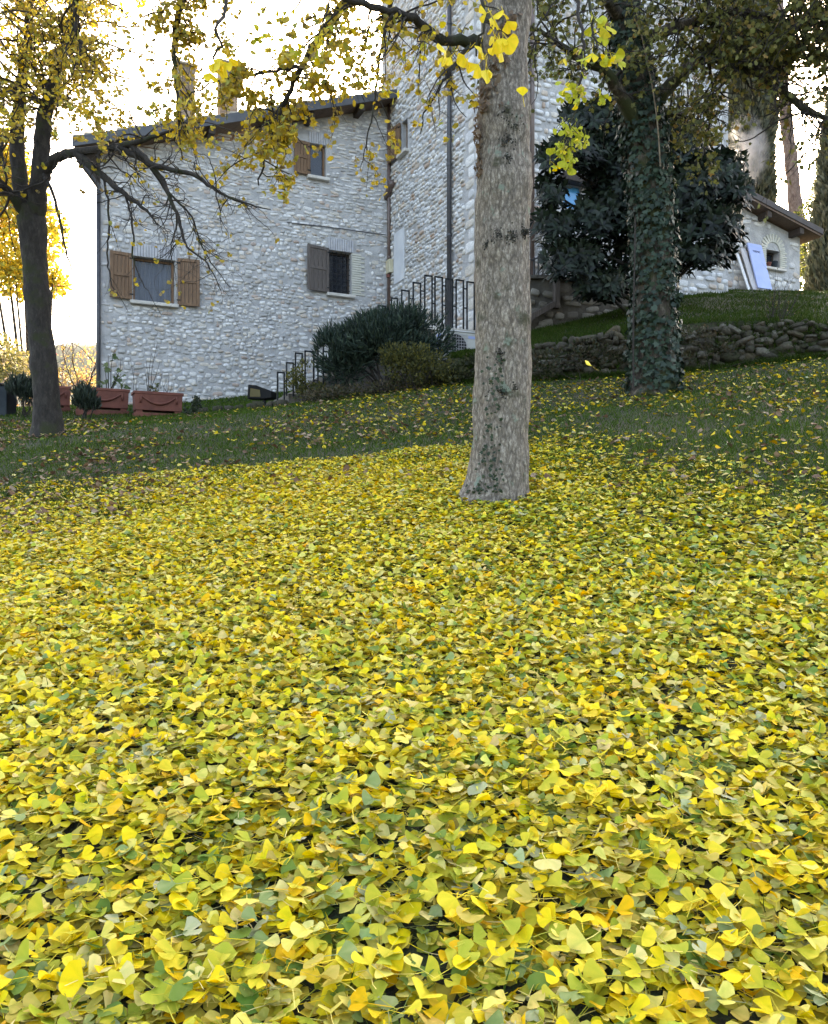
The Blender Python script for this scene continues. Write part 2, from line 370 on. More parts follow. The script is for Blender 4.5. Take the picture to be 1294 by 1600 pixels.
def masonry(parent, pl, u0, u1, bot, top, holes, size, mat, pal, ncap=0, depth=.035, seed=1, pid='l', jit=.22, skip=.05, gap=.9, off=0., rot=.06, wgt=None):
    r = np.random.default_rng(seed); L = []; z = min(bot(u0), bot(u1))
    ztop = max(top(u0), top(u1))
    while z < ztop:
        h0, wa, wb = size(z); h = h0 * r.uniform(.72, 1.3); u = u0 - r.uniform(0, wb)
        while u < u1:
            w = r.uniform(wa, wb) * r.choice([.6, 1, 1, 1.35]); cu, cz = u + w / 2, z + h / 2 + r.uniform(-jit, jit) * h
            hh = h * r.uniform(.78, 1.12)
            if cu - w * .45 > u0 and cu + w * .45 < u1 and cz - hh * .3 > bot(cu) and cz + hh * .55 < top(cu) and r.random() > skip \
                    and not any(cu + w * .5 > a and cu - w * .5 < b and cz + hh * .5 > c and cz - hh * .5 < d for a, b, c, d in holes):
                if hh > .16 and w < .2 and r.random() < .35:
                    L.append((cu, cz - hh * .25, w * .95, hh * .48)); L.append((cu, cz + hh * .25, w * .95, hh * .48))
                else: L.append((cu, cz, w, hh))
            u += w
        z += h
    L = np.array(L); n = len(L); order = np.argsort(-(L[:, 2] * L[:, 3])) if ncap else np.arange(n)
    k = r.integers(0, len(STT), n); c = r.choice(len(pal), n, p=wgt); a = r.normal(0, rot, n); dp = depth * r.uniform(.5, 1.4, n)
    sc = np.stack([L[:, 2] * gap, L[:, 3] * gap, dp], 1); R = np.empty((n, 3, 3)); ca, sa = np.cos(a), np.sin(a)
    R[:, :, 0] = ca[:, None] * pl.u + sa[:, None] * ZV; R[:, :, 1] = -sa[:, None] * pl.u + ca[:, None] * ZV; R[:, :, 2] = pl.n
    pos = np.array([pl.pt(x, y, off) for x, y in L[:, :2]])
    for i in order[:ncap]:
        o = bpy.data.objects.new('stone', stone_mesh(k[i], c[i], mat, pal, pid)); put(o, parent, pos[i])
        o.rotation_euler = Matrix(R[i].tolist()).to_euler(); o.scale = sc[i]
    rest = order[ncap:]; bag = Bag(); tint = pal[c] * r.uniform(.86, 1.1, (n, 1))
    for t in range(len(STT)):
        s = rest[k[rest] == t]; scatter(bag, STT[t][0], STT[t][1], pos[s], R[s], sc[s], tint[s])
    if bag.n: tag(bag.obj('small_stones', mat, parent, True), kind='stuff')

# ---- two-storey wing on the left
fac = shift(through(250, 20.0, UF), 157); W = fac.ux(609)
hz = 2.2
house = thing('stone_house', 'two-storey pale rubble stone house with brown shutters and sloping roof', 'house', fac.pt(W / 2, hz))
zl, zr = fac.uz(157, 236)[1], fac.uz(609, 166)[1]
htop = lambda u: zl + (zr - zl) * u / W
def rect(pl, x0, y0, x1, y1):                  # opening from top-left and bottom-right pixels (heights measured at the middle)
    xm = (x0 + x1) / 2; return (pl.ux(x0), pl.ux(x1), pl.uz(xm, y1)[1], pl.uz(xm, y0)[1])
W1 = rect(fac, 208, 404, 273, 473); W2 = rect(fac, 514, 393, 549, 460); W3 = rect(fac, 484, 226, 509, 277)
HH = [W1, W2, W3]
fw = wall_face(fac, 0, W, hz, htop, HH).build('front_wall', M['mortar'], house)
ex = []
def lintel(pl, h, parent, hgt, ext=.03, w=.065, mat='brickgrey'):
    mb = MB(); u = h[0] - ext; zb = h[3] + .004
    while u < h[1] + ext: mb.box(pl.pt(u + w / 2, zb + hgt / 2, .018), pl.ax, (w * .84, hgt, .036)); u += w
    mb.build('lintel', M[mat], parent, bevel=.006); ex.append((h[0] - ext - .02, h[1] + ext + .02, zb - .02, zb + hgt))
def sill(pl, h, parent, ext=.08):
    MB().box(pl.pt((h[0] + h[1]) / 2, h[2] - .042, .03), pl.ax, (h[1] - h[0] + 2 * ext, .08, .2)).build('sill', M['sill'], parent, bevel=.012)
    ex.append((h[0] - ext, h[1] + ext, h[2] - .1, h[2]))
def window(pl, h, parent, frame='woodbrown', pane='pane', curtain=False, mull=0, dep=.16):
    t = .055; u0, u1, z0, z1 = h
    w = MB()
    for a, b, c, d in ((u0, u0 + t, z0, z1), (u1 - t, u1, z0, z1), (u0 + t, u1 - t, z1 - t, z1), (u0 + t, u1 - t, z0, z0 + t)):
        w.box(pl.pt((a + b) / 2, (c + d) / 2, -dep), pl.ax, (b - a - .002, d - c - .002, .06))
    for k in range(mull): w.box(pl.pt((u0 + u1) / 2, (z0 + z1) / 2, -dep), pl.ax, (.05, z1 - z0 - 2 * t, .05))
    f = w.build('window', M[frame], parent, bevel=.006)
    MB().box(pl.pt((u0 + u1) / 2, (z0 + z1) / 2, -dep - .02), pl.ax, (u1 - u0 - 2 * t, z1 - z0 - 2 * t, .008)).build('pane', M[pane], f)
    if curtain:
        n = 48; V = []
        for i in range(n + 1):
            uu = u0 + t + (u1 - u0 - 2 * t) * i / n; o = -dep - .14 + .045 * math.sin(i * .95) + .02 * math.sin(i * 2.3)
            V += [pl.pt(uu, z0, o), pl.pt(uu, z1, o)]
        MB().add(V, [(2 * i, 2 * i + 2, 2 * i + 3, 2 * i + 1) for i in range(n)]).build('curtain', M['curtain'], f, smooth=True)
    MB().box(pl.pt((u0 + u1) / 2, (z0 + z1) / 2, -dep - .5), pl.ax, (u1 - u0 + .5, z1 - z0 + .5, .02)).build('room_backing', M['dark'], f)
    return f
def shutter(pl, hinge, z0, z1, w, side, ang, mat, parent, off=.05, planks=4):   # opens from the hinge; side -1 = to the left
    c, s = math.cos(ang), math.sin(ang); u = pl.u * c * side + pl.n * s; n = np.cross(u, ZV) * side
    B = pl.pt(hinge, 0, off); at = lambda a, z, o=0: B + u * a + ZV * z + n * o; ax = (u, ZV, n)
    sh = MB(); st = .075
    sh.box(at(st / 2, (z0 + z1) / 2), ax, (st, z1 - z0, .045)); sh.box(at(w - st / 2, (z0 + z1) / 2), ax, (st, z1 - z0, .045))
    for zz in (z0 + st / 2, (z0 + z1) / 2 + .02, z1 - st / 2): sh.box(at(w / 2, zz), ax, (w - 2 * st - .002, st, .043))
    o = sh.build('shutter', M[mat], parent, bevel=.006); pw = (w - 2 * st) / planks
    for k in range(planks):
        for a, b in ((z0 + st, (z0 + z1) / 2 + .02 - st / 2), ((z0 + z1) / 2 + .02 + st / 2, z1 - st)):
            MB().box(at(st + pw * (k + .5), (a + b) / 2, -.008 + .003 * (k % 2)), ax, (pw - .008, b - a - .002, .02)).build('plank', M[mat], o, bevel=.003)
    for zz in (z0 + .12, z1 - .12): MB().box(at(.02, zz, .026), ax, (.09, .03, .012)).build('hinge', M['iron'], o)
    return o
lintel(fac, W1, house, .30); lintel(fac, W2, house, .32); lintel(fac, W3, house, .30)
for h in HH: sill(fac, h, house)
window(fac, W1, house, curtain=True); window(fac, W2, house, 'darkwood', 'darkpane', dep=.2); window(fac, W3, house, 'woodbrown', 'darkpane', dep=.12)
def shz(px, y0, y1): return fac.uz(px, y1)[1], fac.uz(px, y0)[1]
a, b = shz(189, 395, 467); shutter(fac, fac.ux(206), a, b, fac.ux(206) - fac.ux(171), -1, .12, 'woodbrown', house)
a, b = shz(293, 406, 479); shutter(fac, fac.ux(277), a, b, fac.ux(311) - fac.ux(277), 1, .12, 'woodbrown', house)
a, b = shz(495, 386, 456); shutter(fac, fac.ux(513), a, b, fac.ux(513) - fac.ux(477), -1, .18, 'woodgrey', house)
a, b = shz(472, 222, 273); shutter(fac, fac.ux(483), a, b, fac.ux(483) - fac.ux(458), -1, .12, 'woodbrown', house, planks=3)
gr = MB()
for k in range(1, 5): gr.bar(fac.pt(W2[0] + (W2[1] - W2[0]) * k / 5, W2[2], -.09), fac.pt(W2[0] + (W2[1] - W2[0]) * k / 5, W2[3], -.09), .014)
for k in range(1, 8): gr.bar(fac.pt(W2[0], W2[2] + (W2[3] - W2[2]) * k / 8, -.105), fac.pt(W2[1], W2[2] + (W2[3] - W2[2]) * k / 8, -.105), .014)
gr.build('grille', M['iron'], house)
jm = MB(); z = W2[2] + .02; k = 0                # pale brick jamb right of the barred window
while z < W2[3]: wj = .26 if k % 2 else .36; jm.box(fac.pt(W2[1] + .01 + wj / 2, z + .03, .012), fac.ax, (wj, .052, .03)); z += .062; k += 1
jm.build('brick_jamb', M['brickpale'], house, bevel=.004); ex.append((W2[1] - .02, W2[1] + .38, W2[2], W2[3]))
for s_, h_ in ((-1, W1), (1, W1), (-1, W2), (-1, W3)): ex.append((h_[1], h_[1] + .5, h_[2], h_[3]) if s_ > 0 else (h_[0] - .5, h_[0], h_[2], h_[3]))
zc = fac.uz(525, 358)[1]
def hsize(z): return (.105, .085, .24) if z < zc - .25 else (.095, .12, .30) if z < zc + .6 else (.07, .12, .34)
masonry(fw, fac, .0, W, lambda u: fac.uz(400, 655)[1] - .9 + u * 0, htop, HH + ex, hsize, M['stone'], LIME, 300, .024, 3, jit=.42, gap=.9, rot=.11, skip=.09, wgt=[.2, .2, .14, .12, .12, .08, .04, .10])
back = 8.0; BKV = unit(np.array([-.165, .986, 0])) * back
sw = MB(); A0, A1 = fac.pt(0, hz), fac.pt(0, zl); B0, B1 = fac.pt(0, hz) + BKV, fac.pt(0, zl) + BKV; C0, C1 = fac.pt(W, hz, -back), fac.pt(W, zr, -back)
sw.add([B0, A0, A1, B1], [(0, 1, 2, 3)]).add([C0, B0, B1, C1], [(0, 1, 2, 3)]).build('side_walls', M['mortar'], house)
# roof: deck, mossy tiles along the rake, grey rake flashing, beam ends
m_ = (zr - zl) / W
def rp(u, o, lift): return fac.pt(u, zl + m_ * u + lift, o)
ue, oe = -.62, .55
rf = MB(); q = [rp(ue, oe, .02), rp(W - .02, oe, .02), rp(W - .02, -back + .4, .02), rp(ue, oe, .02) + BKV]
roof = rf.prism(q, (0, 0, .12)).build('roof', M['soffit'], house)
fl = MB(); fl.prism([rp(ue - .02, oe + .02, -.02), rp(W - .03, oe + .02, -.02), rp(W - .03, oe + .02, .20), rp(ue - .02, oe + .02, .20)], fac.n * .03).build('rake_flashing', M['fascia'], roof)
tl = MB(); nt_ = 34
for i in range(nt_):                             # bottom row seen edge on: each tile its own piece
    u0 = ue + (W - ue) * i / nt_; u1 = ue + (W - ue) * (i + 1.12) / nt_; V = []
    for (uu, dz) in ((u0, .045), (min(u1, W - .02), .0)):
        for k in range(7):
            th = math.pi * k / 6; V.append(rp(uu, oe - .12 + .115 * math.cos(th), .16 + dz + .10 * math.sin(th) + .02 * math.sin(i * 1.7)))
    MB().add(V, [(k, k + 1, k + 8, k + 7) for k in range(6)] + [(0, 7, 13, 6), (0, 1, 2, 3, 4, 5, 6)]).build('roof_tile', M['tile'], roof)
rest = MB()
for j in range(1, 30):
    o0 = oe - .12 - j * .27
    V = []
    for uu in (ue + (oe - o0) * .29, W - .03):
        for k in range(7): th = math.pi * k / 6; V.append(rp(uu, o0 + .125 * math.cos(th), .15 + .09 * math.sin(th)))
    rest.add(V, [(k, k + 1, k + 8, k + 7) for k in range(6)])
tag(rest.build('tile_rows', M['tile'], roof), kind='stuff')
for px in (190, 325, 412, 478, 556):
    u = fac.ux(px); MB().box(rp(u, oe / 2 - .1, -.09), (fac.u, ZV, fac.n), (.15, .19, oe + .1)).build('beam_end', M['darkwood'], roof, bevel=.01)
for px, y0, wpx in ((290, 108, 29), (355, 106, 30)):
    cp = Plane(fac.pt(0, 0, -1.4)[:2], fac.u); u, zt = cp.uz(px, y0); w = cp.ux(px + wpx / 2) - cp.ux(px - wpx / 2); z0 = htop(u) - .2
    ch = MB().box(cp.pt(u, (z0 + zt) / 2), fac.ax, (w * .9, zt - z0, w * .9)).build('chimney', M['brickold'], roof, bevel=.02)
    MB().box(cp.pt(u, zt + .03), fac.ax, (w + .08, .05, w + .08)).build('cap', M['tile'], ch)
# corner downpipe with its neck, inner-corner downpipe, cable
dp = MB(); neck = [rp(ue + .1, .3, -.05), rp(ue + .14, .25, -.22), fac.pt(-.06, fac.uz(155, 292)[1], .05), fac.pt(-.05, fac.uz(155, 300)[1], .05)]
dp.tube(spline(neck, 5), .055, 8); dp.tube([fac.pt(-.05, hz, .05), fac.pt(-.05, fac.uz(155, 300)[1] + .02, .05)], .05, 8).build('corner_downpipe', M['pipe_grey'], house, smooth=True)
MB().prism([rp(ue, .3, .015), fac.pt(-.02, zl + .0, .04), fac.pt(-.02, fac.uz(155, 290)[1], .04)], -fac.n * .25).build('eave_bracket', M['darkwood'], house)
p_ = MB(); p_.tube([fac.pt(W - .06, fac.uz(606, 500)[1], .09), fac.pt(W - .06, fac.uz(609, 168)[1], .09)], .048, 10)
dpi = p_.build('downpipe', M['pipe_brown'], house, smooth=True)
for y in (210, 300, 405): MB().tube([fac.pt(W - .06, fac.uz(607, y)[1], .09), fac.pt(W - .06, fac.uz(607, y)[1] + .05, .09)], .058, 10).build('pipe_clip', M['pipe_brown'], dpi)
MB().tube([fac.pt(*fac.uz(448, 348), .03), fac.pt(*fac.uz(527, 357.5), .05), fac.pt(*fac.uz(605, 368), .03)], .012, 5).build('wall_cable', M['pipe_grey'], house)

# ---- tower
side = Plane(fac.pt(W, 0)[:2], NF)              # u grows towards the viewer
ub, uc = side.ux(597), side.ux(742)
front = Plane(side.pt(uc, 0)[:2], UF); WT = front.ux(1138)
TZ = 18.5
tower = thing('stone_tower', 'tall pale rubble stone tower rising behind the ginkgo trunk', 'tower', front.pt(WT / 2, 2.2))
T1 = rect(side, 628, 188, 637, 238)
ex2 = []
tsw = wall_face(side, ub, uc, 2.2, lambda u: TZ, [T1], .22).build('side_wall', M['mortar'], tower)
T2 = rect(front, 880, 290, 908, 326)
tfw = wall_face(front, 0, WT, 2.2, lambda u: TZ, [T2], .12).build('front_wall', M['mortar'], tower)
ob = MB(); a0, a1, a2 = front.pt(WT, 2.2), front.pt(WT, 2.2, -(uc - ub)), side.pt(ub, 2.2); H = ZV * (TZ - 2.2)
ob.add([a0, a1, a1 + H, a0 + H], [(0, 1, 2, 3)]).add([a1, a2, a2 + H, a1 + H], [(0, 1, 2, 3)]).build('rear_walls', M['mortar'], tower)
MB().prism([front.pt(-.5, TZ, .5), front.pt(WT + .5, TZ, .5), front.pt(WT + .5, TZ, -(uc - ub) - .5), front.pt(-.5, TZ, -(uc - ub) - .5)], (0, 0, .3)).build('roof', M['tile'], tower)
ex = []
sill(side, T1, tower, .1); window(side, T1, tower, 'woodbrown', 'darkpane', dep=.16)
a, b = side.uz(620, 250)[1], side.uz(620, 200)[1]; shutter(side, T1[0] - .01, a, b, .62, -1, .12, 'woodbrown', tower, planks=3)
ps = [side.uz(617, 440), side.uz(632, 440)]; pz = [side.uz(625, 440)[1], side.uz(625, 360)[1]]
MB().box(side.pt((ps[0][0] + ps[1][0]) / 2, sum(pz) / 2, .012), side.ax, (ps[1][0] - ps[0][0], pz[1] - pz[0], .03)).build('plaster_patch', M['plaster'], tower)
mbx = MB().box(side.pt(side.ux(612), side.uz(612, 417)[1], .06), side.ax, (.24, .36, .12)).build('meter_box', M['cream'], tower, bevel=.01)
MB().tube([side.pt(side.ux(612), side.uz(612, 426)[1] - .06, .1), side.pt(side.ux(612), side.uz(612, 426)[1] - .14, .1)], .05, 8).build('valve', M['terracotta'], mbx)
u_ = side.ux(708); dpt = MB().tube([side.pt(u_, 3.2, .10), side.pt(u_, TZ, .10)], .055, 10).build('downpipe', M['pipe_grey'], tower, smooth=True)
for y in (40, 150, 260, 370): MB().tube([side.pt(u_, side.uz(708, y)[1], .10), side.pt(u_, side.uz(708, y)[1] + .05, .10)], .066, 10).build('pipe_clip', M['pipe_grey'], dpt)
u_ = front.ux(829); MB().tube([front.pt(u_, 4.6, .08), front.pt(u_, TZ, .08)], .05, 10).build('downpipe', M['pipe_brown'], tower, smooth=True)
wl = MB(); c0 = side.pt(side.ux(609), side.uz(609, 312)[1], .12); c1 = side.pt(side.ux(609), side.uz(609, 312)[1], .12) + np.array([.20, -.35, .34])
wlo = MB().tube(np.array([c0, c0 * .9 + c1 * .1, c0 * .2 + c1 * .8, c1]), [.05, .075, .10, .085], 10).build('spotlight', M['pipe_brown'], tower, smooth=True)
MB().bar(side.pt(side.ux(609), side.uz(609, 312)[1], -.02), c0, .04).build('bracket', M['iron'], wlo)
ex.append((ps[0][0], ps[1][0], pz[0], pz[1])); ex.append((T1[0] - .7, T1[0], a, b))
WARM = np.array([(.68, .67, .65), (.58, .58, .58), (.76, .75, .73), (.62, .57, .50), (.58, .49, .41), (.50, .38, .30), (.70, .70, .70)])
tsz = lambda z: (.105, .12, .26)
masonry(tsw, side, ub, uc - .42, lambda u: 3.6, lambda u: 15.2, [T1] + ex, tsz, M['stone'], WARM, 150, .034, 11, pid='w', jit=.25, gap=.92, wgt=[.24, .22, .16, .14, .10, .04, .10])
z = 3.4; k = 0                                    # dressed corner stones, long and short
_q = np.random.default_rng(12)
while z < 15.0:
    h = _q.uniform(.2, .3); ls, lf_ = (.44, .26) if k % 2 else (.28, .46)
    mq = stone_mesh(int(_q.integers(14)), int(_q.integers(4)), M['stone'], WARM, 'w')
    for plq, uq, l, par in ((side, uc - ls / 2 - .005, ls, tsw), (front, lf_ / 2 + .005, lf_, tfw)):
        o = bpy.data.objects.new('corner_stone', mq); put(o, par, plq.pt(uq, z + h / 2)); o.rotation_euler = Matrix(np.stack([plq.u, ZV, plq.n], 1).tolist()).to_euler(); o.scale = (l * 1.0, h * .98, .03)
    z += h; k += 1
ex = [(T2[0] - .1, T2[1] + .5, T2[3], T2[3] + .2)]
masonry(tfw, front, .44, WT, lambda u: 4.0, lambda u: 15.2, [T2] + ex, lambda z: (.14, .16, .34), M['stone'], WARM, 120, .034, 13, pid='w', jit=.22, gap=.92, wgt=[.24, .22, .16, .14, .10, .04, .10])
MB().box(front.pt((T2[0] + T2[1]) / 2, (T2[2] + T2[3]) / 2, -.09), front.ax, (T2[1] - T2[0], T2[3] - T2[2], .03)).build('sky_painted_pane', M['skypane'], tower)
MB().box(front.pt((T2[0] + T2[1]) / 2 + .18, T2[3] + .1, .1), front.ax, (T2[1] - T2[0] + .6, .18, .3)).build('lintel_beam', M['darkwood'], tower, bevel=.01)

# ---- outbuilding on the terrace
shp = shift(through(1200, 26.0, UF), 1020); us1 = shp.ux(1250)
sa, sb = shp.uz(1150, 320), shp.uz(1250, 372)
stp = lambda u: sa[1] + (sb[1] - sa[1]) * (u - sa[0]) / (sb[0] - sa[0])
zb = shp.uz(1200, 456)[1] - .6
shed = thing('stone_outbuilding', 'low pale stone outbuilding with brown sloping roof on the grassy terrace', 'outbuilding', shp.pt(us1 / 2, zb))
S1 = rect(shp, 1197, 391, 1218, 419)
shw = wall_face(shp, 0, us1, zb, stp, [S1], .3).build('front_wall', M['mortar'], shed)
e0 = shp.pt(us1, zb); e1 = shp.pt(us1, zb, -6); e2 = shp.pt(0, zb, -6); e3 = shp.pt(0, zb)
MB().add([e0, e1, e1 + ZV * (stp(us1) - zb), e0 + ZV * (stp(us1) - zb)], [(0, 1, 2, 3)]).add([e1, e2, e2 + ZV * (stp(0) - zb), e1 + ZV * (stp(us1) - zb)], [(0, 1, 2, 3)]).add([e2, e3, e3 + ZV * (stp(0) - zb), e2 + ZV * (stp(0) - zb)], [(0, 1, 2, 3)]).build('side_walls', M['mortar'], shed)
ex = []
arch = MB(); um = (S1[0] + S1[1]) / 2; zt = S1[3] + .02; hw = (S1[1] - S1[0]) / 2 + .22
for k in range(11):
    th = math.pi * (k + .5) / 11; c = shp.pt(um - math.cos(th) * hw * .75, zt + math.sin(th) * .34 + .02, .012)
    arch.box(c, (shp.u * math.sin(th) + ZV * math.cos(th), ZV * math.sin(th) - shp.u * math.cos(th), shp.n), (.075, .26, .04))
for sgn in (-1, 1):
    z = S1[2] - .02; k = 0
    while z < S1[3]: wj = .22 if k % 2 else .3; arch.box(shp.pt((S1[0] if sgn < 0 else S1[1]) + sgn * (wj / 2 + .005), z + .03, .01), shp.ax, (wj, .054, .036)); z += .064; k += 1
arch.build('brick_surround', M['brickpale'], shed, bevel=.004); ex.append((S1[0] - .32, S1[1] + .32, S1[2] - .02, zt + .52))
sill(shp, S1, shed, .2); window(shp, S1, shed, 'darkwood', 'darkpane', dep=.26)
masonry(shw, shp, 0, us1, lambda u: zb + .3, stp, [S1] + ex, lambda z: (.2, .2, .5), M['stone'], LIME, 220, .045, 17, jit=.25, gap=.9, rot=.12, wgt=[.2, .2, .2, .1, .1, .05, .03, .12])
def srp(u, o, l): return shp.pt(u, stp(u) + l, o)
q = [srp(-.3, .5, .04), srp(us1 + .4, .5, .04), srp(us1 + .4, -6.4, .04), srp(-.3, -6.4, .04)]
sroof = MB().prism(q, (0, 0, .09)).build('roof', M['soffit'], shed)
MB().prism([srp(-.3, .53, .1), srp(us1 + .44, .53, .1), srp(us1 + .44, -6.4, .1), srp(-.3, -6.4, .1)], (0, 0, .2)).build('roof_covering', M['browntile'], sroof, bevel=.02)
for px in (1108, 1185, 1235): u = shp.ux(px); MB().box(srp(u, .2, -.06), shp.ax, (.18, .2, .5)).build('beam_end', M['darkwood'], sroof, bevel=.015)
# things on the sill and against the wall
pw = shp.pt(S1[0] + .16, S1[2] + .002, -.04); pm = MB().tube(pw + np.array([[0, 0, 0], [0, 0, .03], [0, 0, .13], [0, 0, .14], [0, 0, .17]]), [.05, .055, .075, .085, .085], 12).build('flower_pot', M['terracotta'], None, smooth=False)
tag(pm, 'small terracotta pot on the outbuilding window sill', 'pot')
pw = shp.pt(S1[1] - .16, S1[2] + .002, -.05); pm = MB().tube(pw + np.array([[0, 0, 0], [0, 0, .02], [0, 0, .2], [0, 0, .24]]), [.07, .08, .11, .11], 12).build('flower_pot', M['binmat'])
tag(pm, 'dark blue pot on the outbuilding window sill', 'pot')
def lean_board(x0, x1, y0, y1, mat, name, label, lean, off, th=.05):
    ua, ub_ = shp.ux(x0), shp.ux(x1); z0, z1 = shp.uz((x0 + x1) / 2, y1)[1] - .05, shp.uz((x0 + x1) / 2, y0)[1]
    a, b = shp.pt(ua + lean, z0, off + .38), shp.pt(ub_ + lean, z0, off + .38); c, d = shp.pt(ub_, z1, off + .03), shp.pt(ua, z1, off + .03)
    up = unit(d - a); nn = np.cross(unit(b - a), up)
    o = MB().prism([a, b, c, d], nn * th).build(name, M[mat], bevel=.01); tag(o, label, 'board')
    return o, a, b, c, d, nn * th
bo, a, b, c, d, nn = lean_board(1161, 1183, 384, 455, 'whitepanel', 'leaning_sheet', 'bluish white panel with small lettering leaning on the outbuilding wall', .07, .10)
cu = bpy.data.curves.new('lettering', 'FONT'); cu.body = 'TERMIC'; cu.size = .095; cu.extrude = .002; cu.align_x = 'CENTER'
to = bpy.data.objects.new('lettering_tmp', cu); COL.objects.link(to)
bpy.context.view_layer.update(); me = bpy.data.meshes.new_from_object(to); me.name = 'lettering'; bpy.data.objects.remove(to)
lo = bpy.data.objects.new('lettering', me); me.materials.append(M['ink'])
ux_ = unit(b - a); uy_ = unit(d - a - ux_ * ((d - a) @ ux_)); uz_ = np.cross(ux_, uy_)
put(lo, bo, (c + d) / 2 * .80 + (a + b) / 2 * .20 + nn + uz_ * .004); lo.rotation_euler = Matrix(np.stack([ux_, uy_, uz_], 1).tolist()).to_euler()
lean_board(1152, 1160, 390, 456, 'boardgrey', 'leaning_plank', 'weathered grey plank leaning beside the bluish white panel', .14, .06, .04)
lean_board(1146, 1150, 398, 456, 'plaster', 'leaning_plank', 'narrow white plank, leftmost of the boards leaning on the outbuilding', .12, .05, .04)

# ------------------------------------------------------------------ terrace bank, retaining wall, stairs
RW = [(700, 602, 14.4, 560), (770, 598, 14.25, 556), (830, 594, 14.0, 549), (910, 590, 13.7, 533), (990, 584, 13.45, 519), (1060, 579, 13.25, 508), (1150, 573, 13.0, 502), (1220, 566, 12.8, 503), (1294, 560, 12.6, 506), (1450, 549, 12.2, 506), (1700, 530, 11.8, 500)]
base = np.array([P(a, b, d) for a, b, d, t in RW]); topz = np.array([CZ + (800 - t) / F * d for a, b, d, t in RW])
tp = base.copy(); tp[:, 2] = topz
crest = np.array([P(*c) for c in [(715, 560, 15.6), (775, 545, 16.2), (832, 522, 16.8), (910, 503, 17.6), (985, 478, 20.0), (1060, 459, 23.0), (1140, 454, 25.2), (1220, 455, 26.0), (1294, 457, 26.0), (1450, 458, 26), (1700, 455, 25)]])
rows = []; nb = 14
for k in range(nb + 1):
    t = k / nb; rr = tp + (crest - tp) * t; s_ = math.sin(t * math.pi); rr[:, 2] += .10 * s_
    rows.append(spline(rr, 8))
fw_ = spline(base, 8).copy(); fw_[:, 2] -= .5; rows = [np.column_stack([rows[0][:, 0], rows[0][:, 1] + .05, rows[0][:, 2] - .9])] + rows
far = rows[-1].copy(); far[:, 1] += 30; rows.append(far)
G = np.stack(rows); nr, nc = G.shape[:2]
G[2:-1, :, 2] += (fbm(G[2:-1].reshape(-1, 3) * 1.6, 3, 21).reshape(nr - 3, nc) - .5) * .16
ii = (np.arange(nr - 1)[:, None] * nc + np.arange(nc - 1)[None]).ravel()
bank = obj_np('grass_bank', G.reshape(-1, 3), np.stack([ii, ii + 1, ii + nc + 1, ii + nc], 1), M['ground'], None, None, True)
tag(bank, 'grassy bank above the mossy retaining wall', 'bank', kind='structure')
BANK = G
ROCK = np.array([(.15, .128, .095), (.11, .095, .068), (.21, .19, .15), (.08, .07, .05), (.13, .105, .065), (.062, .06, .032)])
rw = thing('retaining_wall', 'low mossy dry stone retaining wall below the grassy bank', 'wall', base[5])
core = spline(base, 6); ct = spline(tp, 6); n = len(core); V = np.concatenate([core - [0, 0, .4], ct - [0, 0, .05], ct + np.array([0, .35, -.05])]); V[:n, 1] += .06; V[n:2 * n, 1] += .10
ii = np.arange(n - 1)
wcore = obj_np('wall_core', V, np.concatenate([np.stack([ii, ii + 1, ii + n + 1, ii + n], 1), np.stack([ii + n, ii + n + 1, ii + 2 * n + 1, ii + 2 * n], 1)]), M['mortar_dark'], rw)
r = np.random.default_rng(31)
def rock_template(r):
    import itertools
    pts = unit(np.array([p for p in itertools.product((-1, 0, 1), repeat=3) if p != (0, 0, 0)], float)) * np.array([[sum(map(abs, p)) ** .32] for p in itertools.product((-1, 0, 1), repeat=3) if p != (0, 0, 0)]) * r.uniform(.37, .52, (26, 1))
    import bmesh
    bm = bmesh.new()
    for p in pts: bm.verts.new(p)
    bmesh.ops.convex_hull(bm, input=bm.verts); bmesh.ops.triangulate(bm, faces=bm.faces)
    bm.verts.ensure_lookup_table(); bm.verts.index_update()
    V = np.array([v.co[:] for v in bm.verts]); T = np.array([[v.index for v in f.verts] for f in bm.faces]); bm.free(); return V, T
RT = [rock_template(r) for _ in range(8)]
RM = [[mesh_np('stone', v, f, M['mossrock'], np.tile(c, (len(v), 1)), False) for c in ROCK] for v, f in RT]
cnt = 0
seg = np.concatenate([[0], np.cumsum(np.linalg.norm(np.diff(core[:, :2], axis=0), axis=1))])
z_lv = 0.0
for lev in range(11):
    s_ = r.uniform(0, .2)
    while s_ < seg[-1]:
        w = r.uniform(.07, .26); h = r.uniform(.045, .13)
        b = np.array([np.interp(s_ + w / 2, seg, core[:, k]) for k in range(3)]); t = np.interp(s_ + w / 2, seg, ct[:, 2]); hh = t - b[2]
        z = b[2] - .06 + lev * .078 + r.uniform(-.03, .03)
        if z + h * .3 < t + .03 and cnt < 300 and 1.7 < b[0] < 7.2:
            o = bpy.data.objects.new('stone', RM[r.integers(8)][r.integers(len(ROCK))]); put(o, wcore, (b[0], b[1] + .07 + r.uniform(-.05, .03), z + h / 2))
            o.scale = (w * 1.15, .3 * r.uniform(.7, 1.2), h * 1.25); o.rotation_euler = (r.normal(0, .25), r.normal(0, .22), r.normal(0, .35) - .1); cnt += 1
        s_ += w * 1.0
